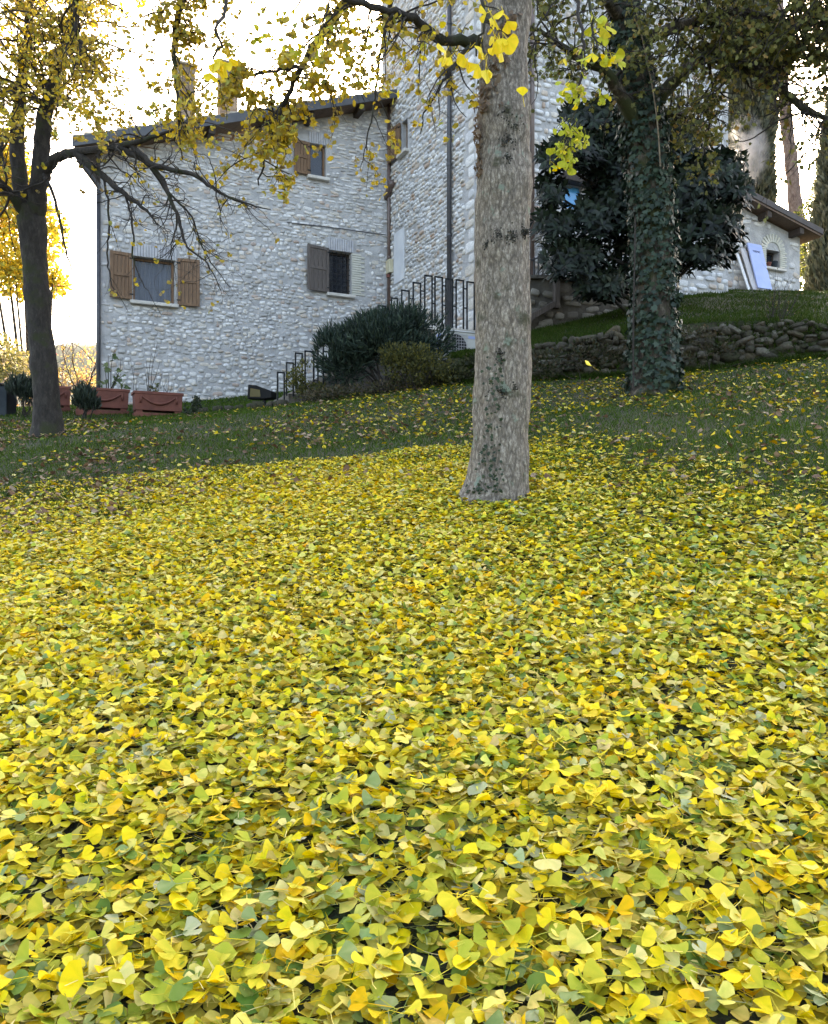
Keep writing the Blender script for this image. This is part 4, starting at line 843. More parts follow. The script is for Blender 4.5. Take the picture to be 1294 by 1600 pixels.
# ------------------------------------------------------------------ trees
def quad_leaf(w=.34, bend=.15): return np.array([(0, 0, 0), (w, .38, .06), (-w, .38, .06), (w * .8, .72, 0), (-w * .8, .72, 0), (0, 1, -bend)], float), np.array([(0, 1, 2), (1, 3, 2), (2, 3, 4), (3, 5, 4)])
OVAL = quad_leaf(.30); BROAD = quad_leaf(.46, .1); NARROW = quad_leaf(.15, .2)
IVY = (np.array([(0, 0, 0), (.5, .05, .05), (.42, .42, 0), (.62, .55, -.06), (.2, .62, .03), (0, 1.05, -.08), (-.2, .62, .03), (-.62, .55, -.06), (-.42, .42, 0), (-.5, .05, .05)], float), np.array([(0, 1, 2), (2, 3, 4), (4, 5, 6), (6, 7, 8), (0, 8, 9), (0, 2, 8), (2, 4, 6), (2, 6, 8)]))
class Tree:
    def __init__(s, name, label, cat, base, barkm, seed, group=None):
        s.root = thing(name, label, cat, base, group); s.bark = barkm; s.rg = np.random.default_rng(seed); s.tw = Bag(); s.nodes = []
    def trunk(s, pts, n=14, name='trunk', disp=0., mat=None, res=8):
        q = spline(np.array([(*p[:3], p[3]) for p in pts]), res); V, Fq = tube(q[:, :3], q[:, 3], n)
        if disp:
            ax = np.repeat(q[:, :3], n, axis=0); dr = unit(V - ax)
            V = V + dr * disp * (1.1 * (fbm(V * [22, 22, 6], 3, 5) - .5) + .6 * (fbm(V * [9, 9, 3], 2, 15) - .5) + 1.5 * (fbm(V * [2.6, 2.6, 2.2], 2, 6) - .5))[:, None]
        return obj_np(name, V, Fq, mat or s.bark, s.root, None, True), q
    def limb(s, px, mat=None, n=7, name='branch', wig=.02):
        pts = np.array([(*P(a, b, c), r) for a, b, c, r in px]); q = spline(pts, 6)
        q[1:, :3] += np.cumsum(s.rg.normal(0, wig * .25, (len(q) - 1, 3)), 0) * 0 + s.rg.normal(0, wig * .35, (len(q) - 1, 3))
        V, Fq = tube(q[:, :3], q[:, 3] * getattr(s, 'fat', 1.0), n); obj_np(name, V, Fq, mat or s.bark, s.root, None, True); return q
    def grow(s, p, dr, L, r, lvl, droop=.06, wig=.22, kids=(5, 4), step=.07, leafy=1.0):
        n = max(4, int(L / step)); pts = [np.array(p, float)]; dr = unit(np.array(dr, float))
        for i in range(n):
            dr = unit(dr + s.rg.normal(0, wig, 3) - [0, 0, droop]); pts.append(pts[-1] + dr * L / n)
        pts = np.array(pts); rad = np.linspace(r, r * .3, len(pts)); V, Fq = tube(pts, rad, 5 if lvl == 0 else 4); s.tw.add(V, Fq)
        for i in range(1, len(pts)):
            if s.rg.random() < leafy: s.nodes.append((pts[i], unit(pts[i] - pts[i - 1]), lvl))
        if lvl < len(kids):
            for _ in range(int(s.rg.poisson(kids[lvl]))):
                i = s.rg.integers(1, len(pts) - 1); t = unit(pts[i + 1] - pts[i]); s.grow(pts[i], unit(t * .7 + s.rg.normal(0, .6, 3)), L * s.rg.uniform(.3, .6), rad[i] * .65, lvl + 1, droop, wig, kids, step, leafy)
    def sprout(s, q, t0, t1, n, L, r, **kw):
        for _ in range(n):
            i = int(np.clip(s.rg.uniform(t0, t1) * (len(q) - 1), 0, len(q) - 2)); t = unit(q[i + 1, :3] - q[i, :3])
            s.grow(q[i, :3], unit(t * .5 + s.rg.normal(0, .7, 3) + kw.get('bias', np.zeros(3))), L * s.rg.uniform(.5, 1.3), min(r, q[i, 3] * .7), 0, **{k: v for k, v in kw.items() if k != 'bias'})
    def finish(s, mat=None):
        if s.tw.n: tag(s.tw.obj('twigs', mat or M['bark_twig'], s.root, True), kind='stuff')
def hang_leaves(tr, prob, kmin, kmax, size, pal, wgt, tmpl, down=.8, mat='treeleaf', n_ind=0, ind_pal=None):
    pos, dr = [], []
    for p, t, l in tr.nodes:
        if tr.rg.random() < prob(p):
            for _ in range(tr.rg.integers(kmin, kmax + 1)): pos.append(p); dr.append(unit(tr.rg.normal(0, .6, 3) + t * .2 - [0, 0, down]))
    pos = np.array(pos); dr = np.array(dr); n = len(pos); R = frames(dr, rand_dirs(n)); s = tr.rg.uniform(size * .7, size * 1.15, n); c = tr.rg.choice(len(pal), n, p=wgt); k = tr.rg.integers(0, len(tmpl), n)
    ind = np.zeros(n, bool)
    if n_ind:
        px = 647 + F * pos[:, 0] / pos[:, 1]; py = 800 - F * (pos[:, 2] - CZ) / pos[:, 1]; vis = np.where((px > 0) & (px < 1294) & (py > 0) & (py < 800))[0]; ind[vis[np.argsort(pos[vis, 1])[:n_ind]]] = True
    bag = Bag()
    for t in range(len(tmpl)):
        m = (k == t) & ~ind; V0 = tmpl[t][0] + ([0, 0, 0]); scatter(bag, V0, tmpl[t][1], pos[m] + dr[m] * s[m][:, None] * .7, R[m], s[m], pal[c[m]] * tr.rg.uniform(.75, 1.12, (int(m.sum()), 1)))
    cr = tag(bag.obj('crown', M[mat], tr.root, False), kind='stuff')
    return cr, [(pos[i] + dr[i] * s[i] * .7, R[i], s[i], int(c[i])) for i in np.where(ind)[0]]

# ---- the ginkgo in the middle
tb = P(775, 777, 6.0); tb[2] = gz(tb[0], tb[1])
gk = Tree('ginkgo_tree', 'pale-barked ginkgo with drooping yellow leaves, trunk rising from the leaf carpet', 'tree', tb, M['bark_ginkgo'], 3)
sc6 = 6.0 / F / 2
tr_px = [(768, 840, 150), (771, 805, 122), (774, 785, 112), (777, 760, 103), (780, 725, 97), (782, 690, 94), (784, 600, 89), (785, 520, 85), (785, 450, 83), (786, 390, 86), (787, 330, 82), (787, 240, 80), (787, 180, 85), (788, 100, 78), (791, 0, 76), (792, -120, 72), (794, -300, 66), (796, -520, 56), (798, -760, 44)]
gtr, gq = gk.trunk([(*P(a, b, 6.0), w * sc6) for a, b, w in tr_px], 110, disp=.036, res=24)
for px, y, w in ((786, 196, 20), (796, 212, 20), (789, 238, 22), (788, 266, 13), (776, 382, 16), (794, 384, 22), (760, 392, 12), (817, 372, 14), (778, 572, 12), (779, 560, 11), (781, 618, 17), (765, 622, 12), (797, 612, 10)):   # old branch scars, dark and mossy
    th = (px - 787) / 40.0; c = P(px, y, 6.0); c[1] = 6.0 - .19 * math.sqrt(max(.1, 1 - th * th)) + .012; a = np.linspace(0, 2 * math.pi, 13)[:-1]; r_ = w * 6 / F * .55
    rg_ = np.random.default_rng(px + y); m_n = 130; v = rg_.normal(0, .5, (m_n, 2)) * r_; bag = Bag(); pos = np.column_stack([c[0] + v[:, 0], c[1] - .014 + .9 * (v[:, 0] ** 2) * 2.6 * np.sign(1) + rg_.uniform(-.012, .01, m_n), c[2] + v[:, 1]])
    scatter(bag, *BROAD, pos, frames(unit(rg_.normal(0, 1, (m_n, 3)) * [1, .35, 1]), unit(np.array([0, -1., .3]) + rg_.normal(0, .45, (m_n, 3)))), rg_.uniform(.006, .017, m_n), np.array([(.02, .018, .01), (.032, .03, .016), (.012, .010, .008), (.04, .04, .02)])[rg_.integers(0, 4, m_n)])
    bag.obj('mossy_scar', M['treeleaf'], gk.root)
GL = {}
_bk = gk.bark; gk.bark = M['bark_dark']
GL['a'] = gk.limb([(785, 85, 6.0, .05), (748, 66, 5.95, .042), (690, 61, 5.8, .034), (658, 36, 5.7, .03), (617, 20, 5.6, .025), (540, -2, 5.5, .02), (470, -40, 5.4, .012)])
GL['b'] = gk.limb([(790, -150, 6, .08), (680, -130, 6, .05), (590, -60, 6, .04), (530, 15, 6.1, .033), (497, 60, 6.2, .028), (468, 110, 6.3, .022), (440, 170, 6.4, .016), (418, 230, 6.5, .011), (402, 290, 6.5, .006)])
GL['c'] = gk.limb([(470, 105, 6.3, .016), (425, 112, 6.4, .013), (380, 118, 6.5, .011), (335, 128, 6.6, .008), (295, 150, 6.7, .005)])
GL['d'] = gk.limb([(790, -260, 6, .09), (600, -260, 6.6, .06), (430, -180, 7, .045), (320, -60, 7.3, .035), (280, 20, 7.4, .028), (272, 90, 7.4, .022), (278, 160, 7.4, .013), (284, 250, 7.4, .006)])
GL['e'] = gk.limb([(790, -330, 6, .09), (500, -330, 6.8, .06), (250, -200, 7.5, .045), (140, -60, 7.8, .03), (118, 30, 8, .018), (130, 80, 8, .01)])
GL['f'] = gk.limb([(792, -300, 6, .06), (785, -260, 4.6, .03), (770, -150, 3.2, .014), (765, -60, 2.6, .008), (757, 20, 2.45, .005), (745, 78, 2.42, .003)], n=6)
GL['g'] = gk.limb([(795, -300, 6, .06), (850, -260, 4.6, .03), (890, -150, 3.6, .014), (915, -40, 3.3, .008), (925, 40, 3.2, .005), (935, 80, 3.15, .003)], n=6)
GL['h'] = gk.limb([(800, -100, 6, .04), (870, -60, 5, .02), (905, 20, 4.6, .01), (912, 80, 4.5, .008), (905, 140, 4.5, .006), (892, 195, 4.45, .004), (882, 240, 4.45, .003)], n=6)
GL['i'] = gk.limb([(790, -450, 6, .05), (500, -350, 4.5, .03), (400, -150, 3, .012), (350, 20, 2.6, .006), (338, 95, 2.55, .003)], n=6)
GL['j'] = gk.limb([(785, -120, 6, .05), (640, -60, 7, .03), (600, 60, 7.4, .016), (588, 140, 7.5, .01), (574, 215, 7.5, .006), (562, 262, 7.5, .003)], n=6)
GL['k'] = gk.limb([(745, 66, 5.95, .022), (715, 95, 5.8, .014), (690, 130, 5.7, .01), (668, 170, 5.7, .006), (655, 210, 5.7, .003)], n=6)
dn = np.array([0, 0, -.6])
for k_, t0, t1, n_, L_ in (('b', .3, 1, 34, .5), ('c', .1, 1, 14, .34), ('d', .35, .9, 30, .55), ('e', .4, 1, 26, .7), ('a', .25, 1, 26, .5), ('j', .3, 1, 12, .4), ('k', .1, 1, 8, .35)):
    gk.sprout(GL[k_], t0, t1, n_, L_, .008, droop=.05, wig=.2, kids=(3, 2), step=.06, bias=dn)
for k_, t0, t1, n_, L_ in (('f', .74, 1, 6, .08), ('g', .72, 1, 4, .09), ('h', .45, 1, 20, .15), ('i', .84, 1, 2, .06)):
    gk.sprout(GL[k_], t0, t1, n_, L_, .0025, droop=.05, wig=.2, kids=(), step=.045, bias=dn * .5)
GPAL = np.array([(.60, .42, .025), (.46, .33, .04), (.68, .50, .03), (.36, .30, .05), (.36, .36, .06), (.30, .22, .09)]); GW = [.26, .24, .18, .12, .12, .08]
YMAP = [0, 9, 1, 5, 6, 9]
def gprob(p):
    px, py = 647 + F * p[0] / p[1], 800 - F * (p[2] - CZ) / p[1]
    if p[1] < 5: return .62
    return .20 if px > 560 else .5
cr, inds = hang_leaves(gk, gprob, 1, 3, .036, GPAL, GW, LL + LM[:2], .8, n_ind=300)
for p, R_, s_, c_ in inds: leaf_obj('leaf', int(gk.rg.integers(12)), 6 if (p[1] < 5 and p[0] > .6 and gk.rg.random() < .7) else 1 if p[1] < 3 else YMAP[c_], p, R_, s_, cr, 'leaf' if p[1] < 5 else 'leaf')
gk.finish()
ivb = Bag(); n = 150; zt = rng.random(n) ** 1.9; a = np.where(rng.random(n) < .5, -2.2 + .5 * zt, -1.75 - .35 * zt) + rng.normal(0, .16, n); zz = tb[2] + .02 + zt * .95; q_ = np.array([np.interp(zz, gq[:, 2], gq[:, k]) for k in (0, 1, 3)]).T
nr = np.column_stack([np.cos(a), np.sin(a), 0 * a]); pos = np.column_stack([q_[:, 0], q_[:, 1], zz]) + nr * (q_[:, 2] + .02)[:, None]
scatter(ivb, *IVY, pos, frames(unit(rng.normal(0, .5, (n, 3)) + [0, 0, .6]), unit(nr + rng.normal(0, .3, (n, 3)))), rng.uniform(.016, .03, n), np.array([(.03, .055, .03), (.045, .07, .035), (.02, .04, .02)])[rng.integers(0, 3, n)])
n = 260; a = rng.uniform(-2.9, -1.0, n); y_ = np.concatenate([rng.uniform(40, 190, 190), rng.uniform(200, 280, 70)]); a[190:] = rng.uniform(-3.1, -2.6, 70); zz = CZ + (800 - y_) / F * 6.0; a[:190] = -2.6 + (190 - y_[:190]) / 150 * 1.1 + rng.normal(0, .28, 190)
nr = np.column_stack([np.cos(a), np.sin(a), 0 * a]); q_ = np.array([np.interp(zz, gq[:, 2], gq[:, k]) for k in (0, 1, 3)]).T; pos = np.column_stack([q_[:, 0], q_[:, 1], zz]) + nr * (q_[:, 2] + .015)[:, None]
scatter(ivb, *IVY, pos, frames(unit(rng.normal(0, .6, (n, 3)) - [0, 0, .5]), unit(nr + rng.normal(0, .4, (n, 3)))), rng.uniform(.022, .045, n), np.array([(.20, .13, .08), (.15, .095, .06), (.26, .19, .13)])[rng.integers(0, 3, n)])
tag(ivb.obj('trunk_ivy', M['treeleaf'], gk.root), kind='stuff')
tag(leaf_obj('falling_leaf', 1, 0, P(817, 150, 3.3), frames(np.array([-.08, .1, 1.]), np.array([.1, -1, .2])), .04), 'yellow ginkgo leaf falling in front of the pale trunk', 'leaf')
tag(leaf_obj('falling_leaf', 3, 1, P(925, 572, 4.2), frames(np.array([-.9, .2, .75]), np.array([.55, -.5, .7])), .045), 'yellow ginkgo leaf falling in front of the retaining wall', 'leaf')

# ---- forked tree on the left
lb = P(75, 682, 12.4); lb[2] = gz(lb[0], lb[1]); D = 12.4; sD = D / F / 2
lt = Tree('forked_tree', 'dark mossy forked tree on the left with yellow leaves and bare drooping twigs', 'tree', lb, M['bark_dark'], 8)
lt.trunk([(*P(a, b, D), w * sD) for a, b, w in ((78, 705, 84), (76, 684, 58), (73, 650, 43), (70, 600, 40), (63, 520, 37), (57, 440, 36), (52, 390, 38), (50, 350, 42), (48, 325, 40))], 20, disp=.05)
L = {}
L['a'] = lt.limb([(50, 360, D, .17), (36, 310, D, .12), (29, 260, D, .11), (27, 200, D, .10), (34, 130, D, .08), (45, 50, D, .06), (50, -60, D, .04)], n=12)
L['b'] = lt.limb([(52, 350, D, .16), (60, 300, D - .1, .13), (64, 240, D - .2, .12), (70, 180, D - .3, .11), (85, 130, D - .4, .09), (104, 60, D - .5, .07), (120, 0, D - .6, .06), (135, -90, D - .6, .04)], n=12)
L['c'] = lt.limb([(42, 345, D, .10), (22, 310, D - .2, .07), (5, 290, D - .3, .05), (-30, 255, D - .5, .03)], n=9)
L['d'] = lt.limb([(64, 290, D - .1, .09), (76, 262, D - .2, .075), (92, 244, D - .4, .068), (118, 238, D - .6, .06), (155, 233, D - .9, .05), (200, 225, D - 1.2, .04), (255, 208, D - 1.5, .022), (300, 190, D - 1.7, .01)], n=10)
lt.fat = 1.45
for nm, pts in (('e', [(118, 238, D - .6, .045), (150, 265, D - .8, .036), (190, 300, D - 1, .026), (225, 325, D - 1.1, .016), (246, 350, D - 1.2, .007)]),
                ('f', [(180, 229, D - 1.1, .036), (215, 245, D - 1.2, .03), (245, 268, D - 1.3, .026), (264, 305, D - 1.4, .02), (280, 345, D - 1.5, .015), (293, 385, D - 1.6, .011), (325, 412, D - 1.6, .007), (345, 455, D - 1.6, .003)]),
                ('g', [(205, 224, D - 1.2, .03), (240, 258, D - 1.4, .024), (300, 272, D - 1.6, .02), (345, 302, D - 1.8, .013), (385, 318, D - 1.9, .008), (425, 328, D - 2, .003)]),
                ('h', [(163, 282, D - .9, .012), (172, 340, D - 1, .01), (168, 395, D - 1, .008), (173, 440, D - 1, .006), (200, 486, D - 1, .002)]),
                ('i', [(196, 305, D - 1, .012), (207, 350, D - 1.1, .01), (208, 400, D - 1.1, .008), (222, 440, D - 1.1, .005), (252, 492, D - 1.1, .002)]),
                ('j', [(66, 270, D - .2, .022), (82, 300, D - .4, .016), (94, 345, D - .5, .013), (105, 400, D - .6, .009), (124, 452, D - .6, .003)]),
                ('k', [(262, 300, D - 1.4, .012), (300, 340, D - 1.5, .009), (318, 390, D - 1.5, .007), (360, 450, D - 1.5, .003)]),
                ('l', [(232, 258, D - 1.3, .012), (275, 330, D - 1.2, .009), (268, 390, D - 1.2, .006), (275, 440, D - 1.2, .002)])): L[nm] = lt.limb(pts, n=6)
for k_, t0, t1, n_, L_ in (('a', .45, 1, 34, 1.5), ('b', .45, 1, 44, 1.5), ('c', .4, 1, 14, 1.2)): lt.sprout(L[k_], t0, t1, n_, L_, .02, droop=.03, wig=.2, kids=(4, 2), step=.12)
lt.sprout(L['d'], .45, 1, 22, 1.0, .014, droop=.02, wig=.22, kids=(3, 1), step=.1)
for k_ in 'efgkl': lt.sprout(L[k_], .2, 1, 17, .7, .010, droop=.05, wig=.24, kids=(2, 1), step=.07)
for k_ in 'hij': lt.sprout(L[k_], .1, 1, 10, .42, .007, droop=.04, wig=.25, kids=(1,), step=.06)
def lprob(p):
    px, py = 647 + F * p[0] / p[1], 800 - F * (p[2] - CZ) / p[1]
    if py > 215: return .03
    return .75 if px < 190 else .3
cr, _ = hang_leaves(lt, lprob, 1, 4, .046, GPAL, GW, LL, .8)
lt.finish()

# ---- ivy-clad tree on the right
D = 11.3; ib = P(1020, 614, D); ib[2] = gz(ib[0], D); sD = D / F / 2
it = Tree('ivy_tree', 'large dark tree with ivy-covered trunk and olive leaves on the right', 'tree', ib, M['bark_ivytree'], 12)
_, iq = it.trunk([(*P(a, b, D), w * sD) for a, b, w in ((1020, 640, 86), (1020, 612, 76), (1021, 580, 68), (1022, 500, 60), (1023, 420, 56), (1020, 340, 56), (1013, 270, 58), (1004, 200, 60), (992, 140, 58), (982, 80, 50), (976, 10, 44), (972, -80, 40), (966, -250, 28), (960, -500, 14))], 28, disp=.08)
I = {}
for nm, pts in (('a', [(1008, 215, D, .12), (975, 160, D - .3, .09), (945, 110, D - .6, .07), (905, 92, D - .9, .05), (860, 58, D - 1.2, .03), (815, 35, D - 1.4, .012)]),
                ('b', [(1010, 185, D, .12), (1050, 130, D - .1, .09), (1100, 90, D - .3, .08), (1145, 96, D - .4, .07), (1190, 118, D - .5, .062), (1225, 142, D - .6, .05), (1262, 172, D - .7, .04), (1320, 195, D - .8, .025)]),
                ('c', [(1190, 118, D - .5, .05), (1225, 95, D - .6, .045), (1270, 60, D - .6, .04), (1330, 70, D - .7, .03)]),
                ('d', [(985, 70, D, .10), (1060, 42, D - .3, .07), (1140, 20, D - .5, .05), (1220, 30, D - .7, .035), (1310, 42, D - .9, .02)]),
                ('e', [(980, 40, D, .09), (930, -20, D - .6, .06), (860, -60, D - 1, .03), (800, -70, D - 1.2, .015)]),
                ('f', [(975, -40, D, .10), (1080, -70, D - .8, .07), (1200, -60, D - 1.4, .05), (1330, -40, D - 2, .03)]),
                ('g', [(1105, 88, D - .3, .025), (1114, 140, D - .2, .018), (1110, 190, D - .2, .012), (1096, 250, D - .2, .004)]),
                ('h', [(1020, 165, D, .05), (1060, 180, D + .5, .035), (1090, 170, D + 1, .02), (1130, 190, D + 1.4, .008)])): I[nm] = it.limb(pts, n=9)
for k_, n_, L_ in (('a', 30, .8), ('b', 56, 1.0), ('c', 36, .9), ('d', 54, 1.0), ('e', 22, .9), ('f', 54, 1.1), ('g', 20, .5), ('h', 30, .7)): it.sprout(I[k_], .2, 1, n_, L_, .014, droop=.04, wig=.22, kids=(4, 2), step=.09)
OPAL = np.array([(.13, .14, .03), (.18, .18, .04), (.09, .10, .03), (.27, .22, .05), (.30, .19, .05), (.22, .22, .06)])
def iprob(p):
    px, py = 647 + F * p[0] / p[1], 800 - F * (p[2] - CZ) / p[1]; return (.42 if py < 110 else .26) if px < 1120 else (.4 if py < 90 else .2 if py < 160 else .08)
hang_leaves(it, iprob, 1, 3, .066, OPAL, [.26, .26, .2, .12, .05, .11], [BROAD, IVY], .5, 'treeleaf'); it.finish()
ivb = Bag(); n = 5200; zz = ib[2] + rng.random(n) * 5.2; a = rng.uniform(0, 2 * math.pi, n); th_ = fbm(np.stack([np.cos(a) * 1.2, np.sin(a) * 1.2, zz * .55], 1), 2, 44)
ok = (zz < ib[2] + 1.0) | (th_ > .30 - .06 * (zz < ib[2] + 2.5)); zz, a = zz[ok], a[ok]; n = len(zz); q_ = np.array([np.interp(zz, iq[:, 2], iq[:, k]) for k in (0, 1, 3)]).T; nr = np.column_stack([np.cos(a), np.sin(a), 0 * a])
pos = np.column_stack([q_[:, 0], q_[:, 1], zz]) + nr * (q_[:, 2] + rng.uniform(.01, .09, n))[:, None]
scatter(ivb, *IVY, pos, frames(unit(rng.normal(0, .45, (n, 3)) - [0, 0, .7]), unit(nr + rng.normal(0, .35, (n, 3)) + [0, 0, .3])), rng.uniform(.045, .09, n), np.array([(.022, .04, .026), (.03, .055, .032), (.014, .028, .018), (.045, .07, .045)])[rng.integers(0, 4, n)])
tag(ivb.obj('ivy', M['glossleaf'], it.root), kind='stuff')
V, Fq = tube(spline([P(995, 20, D - .35), P(1008, 80, D - .4), P(1020, 140, D - .42), P(1028, 200, D - .4), P(1032, 260, D - .36)], 6), .010, 5); obj_np('dry_vine', V, Fq, M['bark_pale'], it.root, None, True)
V, Fq = tube(spline([P(990, 610, D - .34), P(990, 500, D - .33), P(992, 400, D - .32), P(993, 340, D - .3)], 4), .012, 5); obj_np('dry_vine', V, Fq, M['bark_twig'], it.root, None, True)

# ---- glossy evergreen behind it
D = 15.6; eb = P(1004, 560, D); tg = 3.9
ev = Tree('glossy_evergreen', 'dark glossy broad-leaved evergreen tree behind the ivy-clad trunk', 'tree', P(1004, 540, D), M['bark_dark'], 15)
ev.trunk([(*P(1004, 548, D), .14), (*P(1003, 480, D), .12), (*P(1000, 400, D), .11), (*P(1004, 300, D), .08), (*P(1010, 200, D), .04)], 12)
blobs = [(905, 232, 50, 38, .0), (868, 352, 34, 36, -.3), (935, 340, 34, 60, .2), (900, 405, 56, 42, -.3), (942, 446, 46, 34, -.2), (1000, 300, 62, 110, .4), (1080, 300, 60, 70, 0), (1112, 352, 54, 44, -.2), (1135, 268, 34, 44, .3), (1098, 398, 50, 26, -.2), (995, 205, 62, 45, .3), (1020, 400, 60, 60, .5), (870, 250, 30, 30, .1), (930, 185, 60, 34, .5), (960, 265, 55, 60, .6), (1060, 230, 50, 50, .6), (862, 300, 26, 30, .2), (1150, 300, 26, 36, .2)]
area = np.array([b[2] * b[3] for b in blobs], float); rosp = []
for b, a_ in zip(blobs, area / area.sum()):
    m = int(a_ * 3400); q = rand_dirs(m) * (rng.random((m, 1)) ** .45)
    for v in q:
        dd = D + b[4] + v[1] * 1.1; p = P(b[0] + v[0] * b[2], b[1] + v[2] * b[3], dd)
        px, py = 647 + F * p[0] / p[1], 800 - F * (p[2] - CZ) / p[1]
        if 880 < px < 902 and 286 < py < 318 or (py > 430 and 1040 < px): continue
        rosp.append((p, unit(v + [0, -.2, .15])))
for b in blobs: 
    c = P(b[0], b[1], D + b[4]); st = P(1003, min(b[1] + 70, 500), D); md = (c + st) / 2 + [0, 0, -.1]; V, Fq = tube(spline(np.array([st, md, c]), 5), np.linspace(.05, .015, 11), 6); obj_np('branch', V, Fq, M['bark_dark'], ev.root, None, True)
pos, dr, nrm = [], [], []
for p, ax in rosp:
    k = rng.integers(7, 11); t1 = unit(np.cross(ax, rand_dirs(1)[0])); t2 = np.cross(ax, t1)
    for j in range(k):
        a = j * 2.4 + rng.normal(0, .2); o = unit((math.cos(a) * t1 + math.sin(a) * t2) * rng.uniform(.7, 1.1) + ax * rng.uniform(.1, .7) - [0, 0, .18]); pos.append(p + ax * rng.uniform(-.05, .05)); dr.append(o); nrm.append(ax)
pos, dr, nrm = map(np.array, (pos, dr, nrm)); n = len(pos); R = frames(dr, nrm + rng.normal(0, .15, (n, 3))); s = rng.uniform(.13, .22, n); EP = np.array([(.009, .017, .009), (.014, .026, .013), (.022, .037, .02), (.007, .012, .008)]); c = rng.integers(0, 4, n)
MAG = quad_leaf(.17, .12); order = np.argsort(pos[:, 1] - s * 4); bag = Bag(); sel = order[300:]; scatter(bag, *MAG, pos[sel], R[sel], s[sel], EP[c[sel]])
cr = tag(bag.obj('crown', M['glossleaf'], ev.root), kind='stuff'); mm = [mesh_np('leaf', *MAG, M['glossleaf'], np.tile(e, (6, 1))) for e in EP]
for i in order[:300]: o = bpy.data.objects.new('leaf', mm[c[i]]); put(o, cr, pos[i]); o.rotation_euler = Matrix(R[i].tolist()).to_euler(); o.scale = (s[i],) * 3

# ------------------------------------------------------------------ shrubs
def shrub(name, label, cat, foot, D, blobs, n, tmpl, size, pal, up=.5, mat='treeleaf', stems=6, stem_r=.015, group=None, thick=.5, hug=.35, stem_mat='bark_twig', ind=None, wisp=0):
    b = P(foot[0], foot[1], D); b[2] = gz(b[0], D) - .02 if ind is None else b[2]
    t = thing(name, label, cat, b, group); ar = np.array([q[2] * q[3] for q in blobs], float); pos, dr = [], []
    for (x, y, rx, ry), w in zip(blobs, ar / ar.sum()):
        m = int(n * w); v = rand_dirs(m) * rng.random((m, 1)) ** hug; rad = thick * rx / max(q[2] for q in blobs)
        c = P(x, y, D); pos.append(c + v * [rx / F * D, rad, ry / F * D]); dr.append(unit(v + [0, 0, up] + rng.normal(0, .35, (m, 3))))
        for _ in range(max(1, int(stems * w + .5))):
            e = c + rand_dirs(1)[0] * [rx / F * D * .6, rad * .6, ry / F * D * .5]; q = spline(np.array([b + rng.normal(0, .06, 3) * [1, 1, 0], (b * .5 + e * .5) + rng.normal(0, .07, 3), e]), 5)
            V, Fq = tube(q, np.linspace(stem_r, stem_r * .3, len(q)), 5); obj_np('stem', V, Fq, M[stem_mat], t, None, True)
    pos, dr = np.concatenate(pos), np.concatenate(dr); k = len(pos)
    # clumps: gaps where the noise is low
    ok = fbm(pos * 3.2, 2, 12) > .36; pos, dr = pos[ok], dr[ok]; k = len(pos); bag = Bag()
    scatter(bag, *tmpl, pos, frames(dr, rand_dirs(k)), rng.uniform(size * .6, size * 1.25, k), pal[rng.integers(0, len(pal), k)] * rng.uniform(.7, 1.15, (k, 1)))
    if wisp:
        j = rng.choice(k, min(wisp, k), replace=False); scatter(bag, tmpl[0] * [.45, 1, 1], tmpl[1], pos[j], frames(unit(dr[j] + [0, 0, .5]), rand_dirs(len(j))), size * rng.uniform(1.3, 2.1, len(j)), pal[rng.integers(0, len(pal), len(j))])
    tag(bag.obj('foliage', M[mat], t), kind='stuff'); return t
A = np.array; NEEDLE = quad_leaf(.085, .2)
JUN = A([(.022, .045, .032), (.034, .065, .044), (.014, .03, .022), (.055, .085, .05)]); OLV = A([(.10, .10, .02), (.07, .075, .018), (.14, .13, .025), (.05, .06, .018)])
shrub('evergreen_shrub', 'dark green needle-leaved shrub in front of the stair railing', 'shrub', (600, 612), 14.7, [(600, 535, 88, 36), (540, 562, 46, 42), (665, 535, 45, 38), (632, 508, 66, 26), (585, 515, 45, 25), (520, 545, 28, 36)], 22000, NEEDLE, .13, JUN, .9, 'treeleaf', 14, .03, thick=.6, hug=.75, wisp=1500)
shrub('olive_bush', 'yellowish green small-leaved bush in front of the dark evergreen shrub', 'bush', (650, 612), 14.1, [(650, 572, 58, 34), (630, 555, 45, 20), (680, 590, 40, 25), (610, 560, 25, 14)], 5600, OVAL, .05, OLV, .8, stems=12, stem_r=.014, thick=.45, hug=.85, wisp=250)
shrub('low_bush', 'dull green low bush beside the ginkgo trunk below the air conditioner', 'bush', (722, 605), 14.3, [(720, 585, 48, 20), (742, 570, 25, 18), (700, 592, 30, 16), (800, 590, 45, 14)], 2600, OVAL, .06, A([(.05, .06, .02), (.035, .045, .018), (.08, .08, .03)]), .6, stems=10, thick=.45, hug=.9, wisp=200)
shrub('thin_bush', 'thin yellow green bush at the lower end of the stair railing', 'bush', (478, 628), 14.9, [(478, 592, 24, 30), (462, 600, 16, 22), (495, 610, 20, 14)], 1300, OVAL, .055, OLV * 1.15, .6, stems=10, stem_r=.008, thick=.3, hug=.5)
shrub('dry_groundcover', 'brownish low plants at the foot of the evergreen shrub', 'plants', (560, 618), 14.3, [(540, 612, 55, 9), (600, 606, 45, 9), (500, 618, 30, 9), (655, 600, 40, 10)], 1500, OVAL, .055, A([(.09, .07, .035), (.06, .06, .02), (.045, .05, .02), (.12, .09, .05)]), .6, stems=6, stem_r=.006, thick=.4)
GRN = A([(.022, .036, .024), (.032, .05, .03), (.016, .026, .018)])
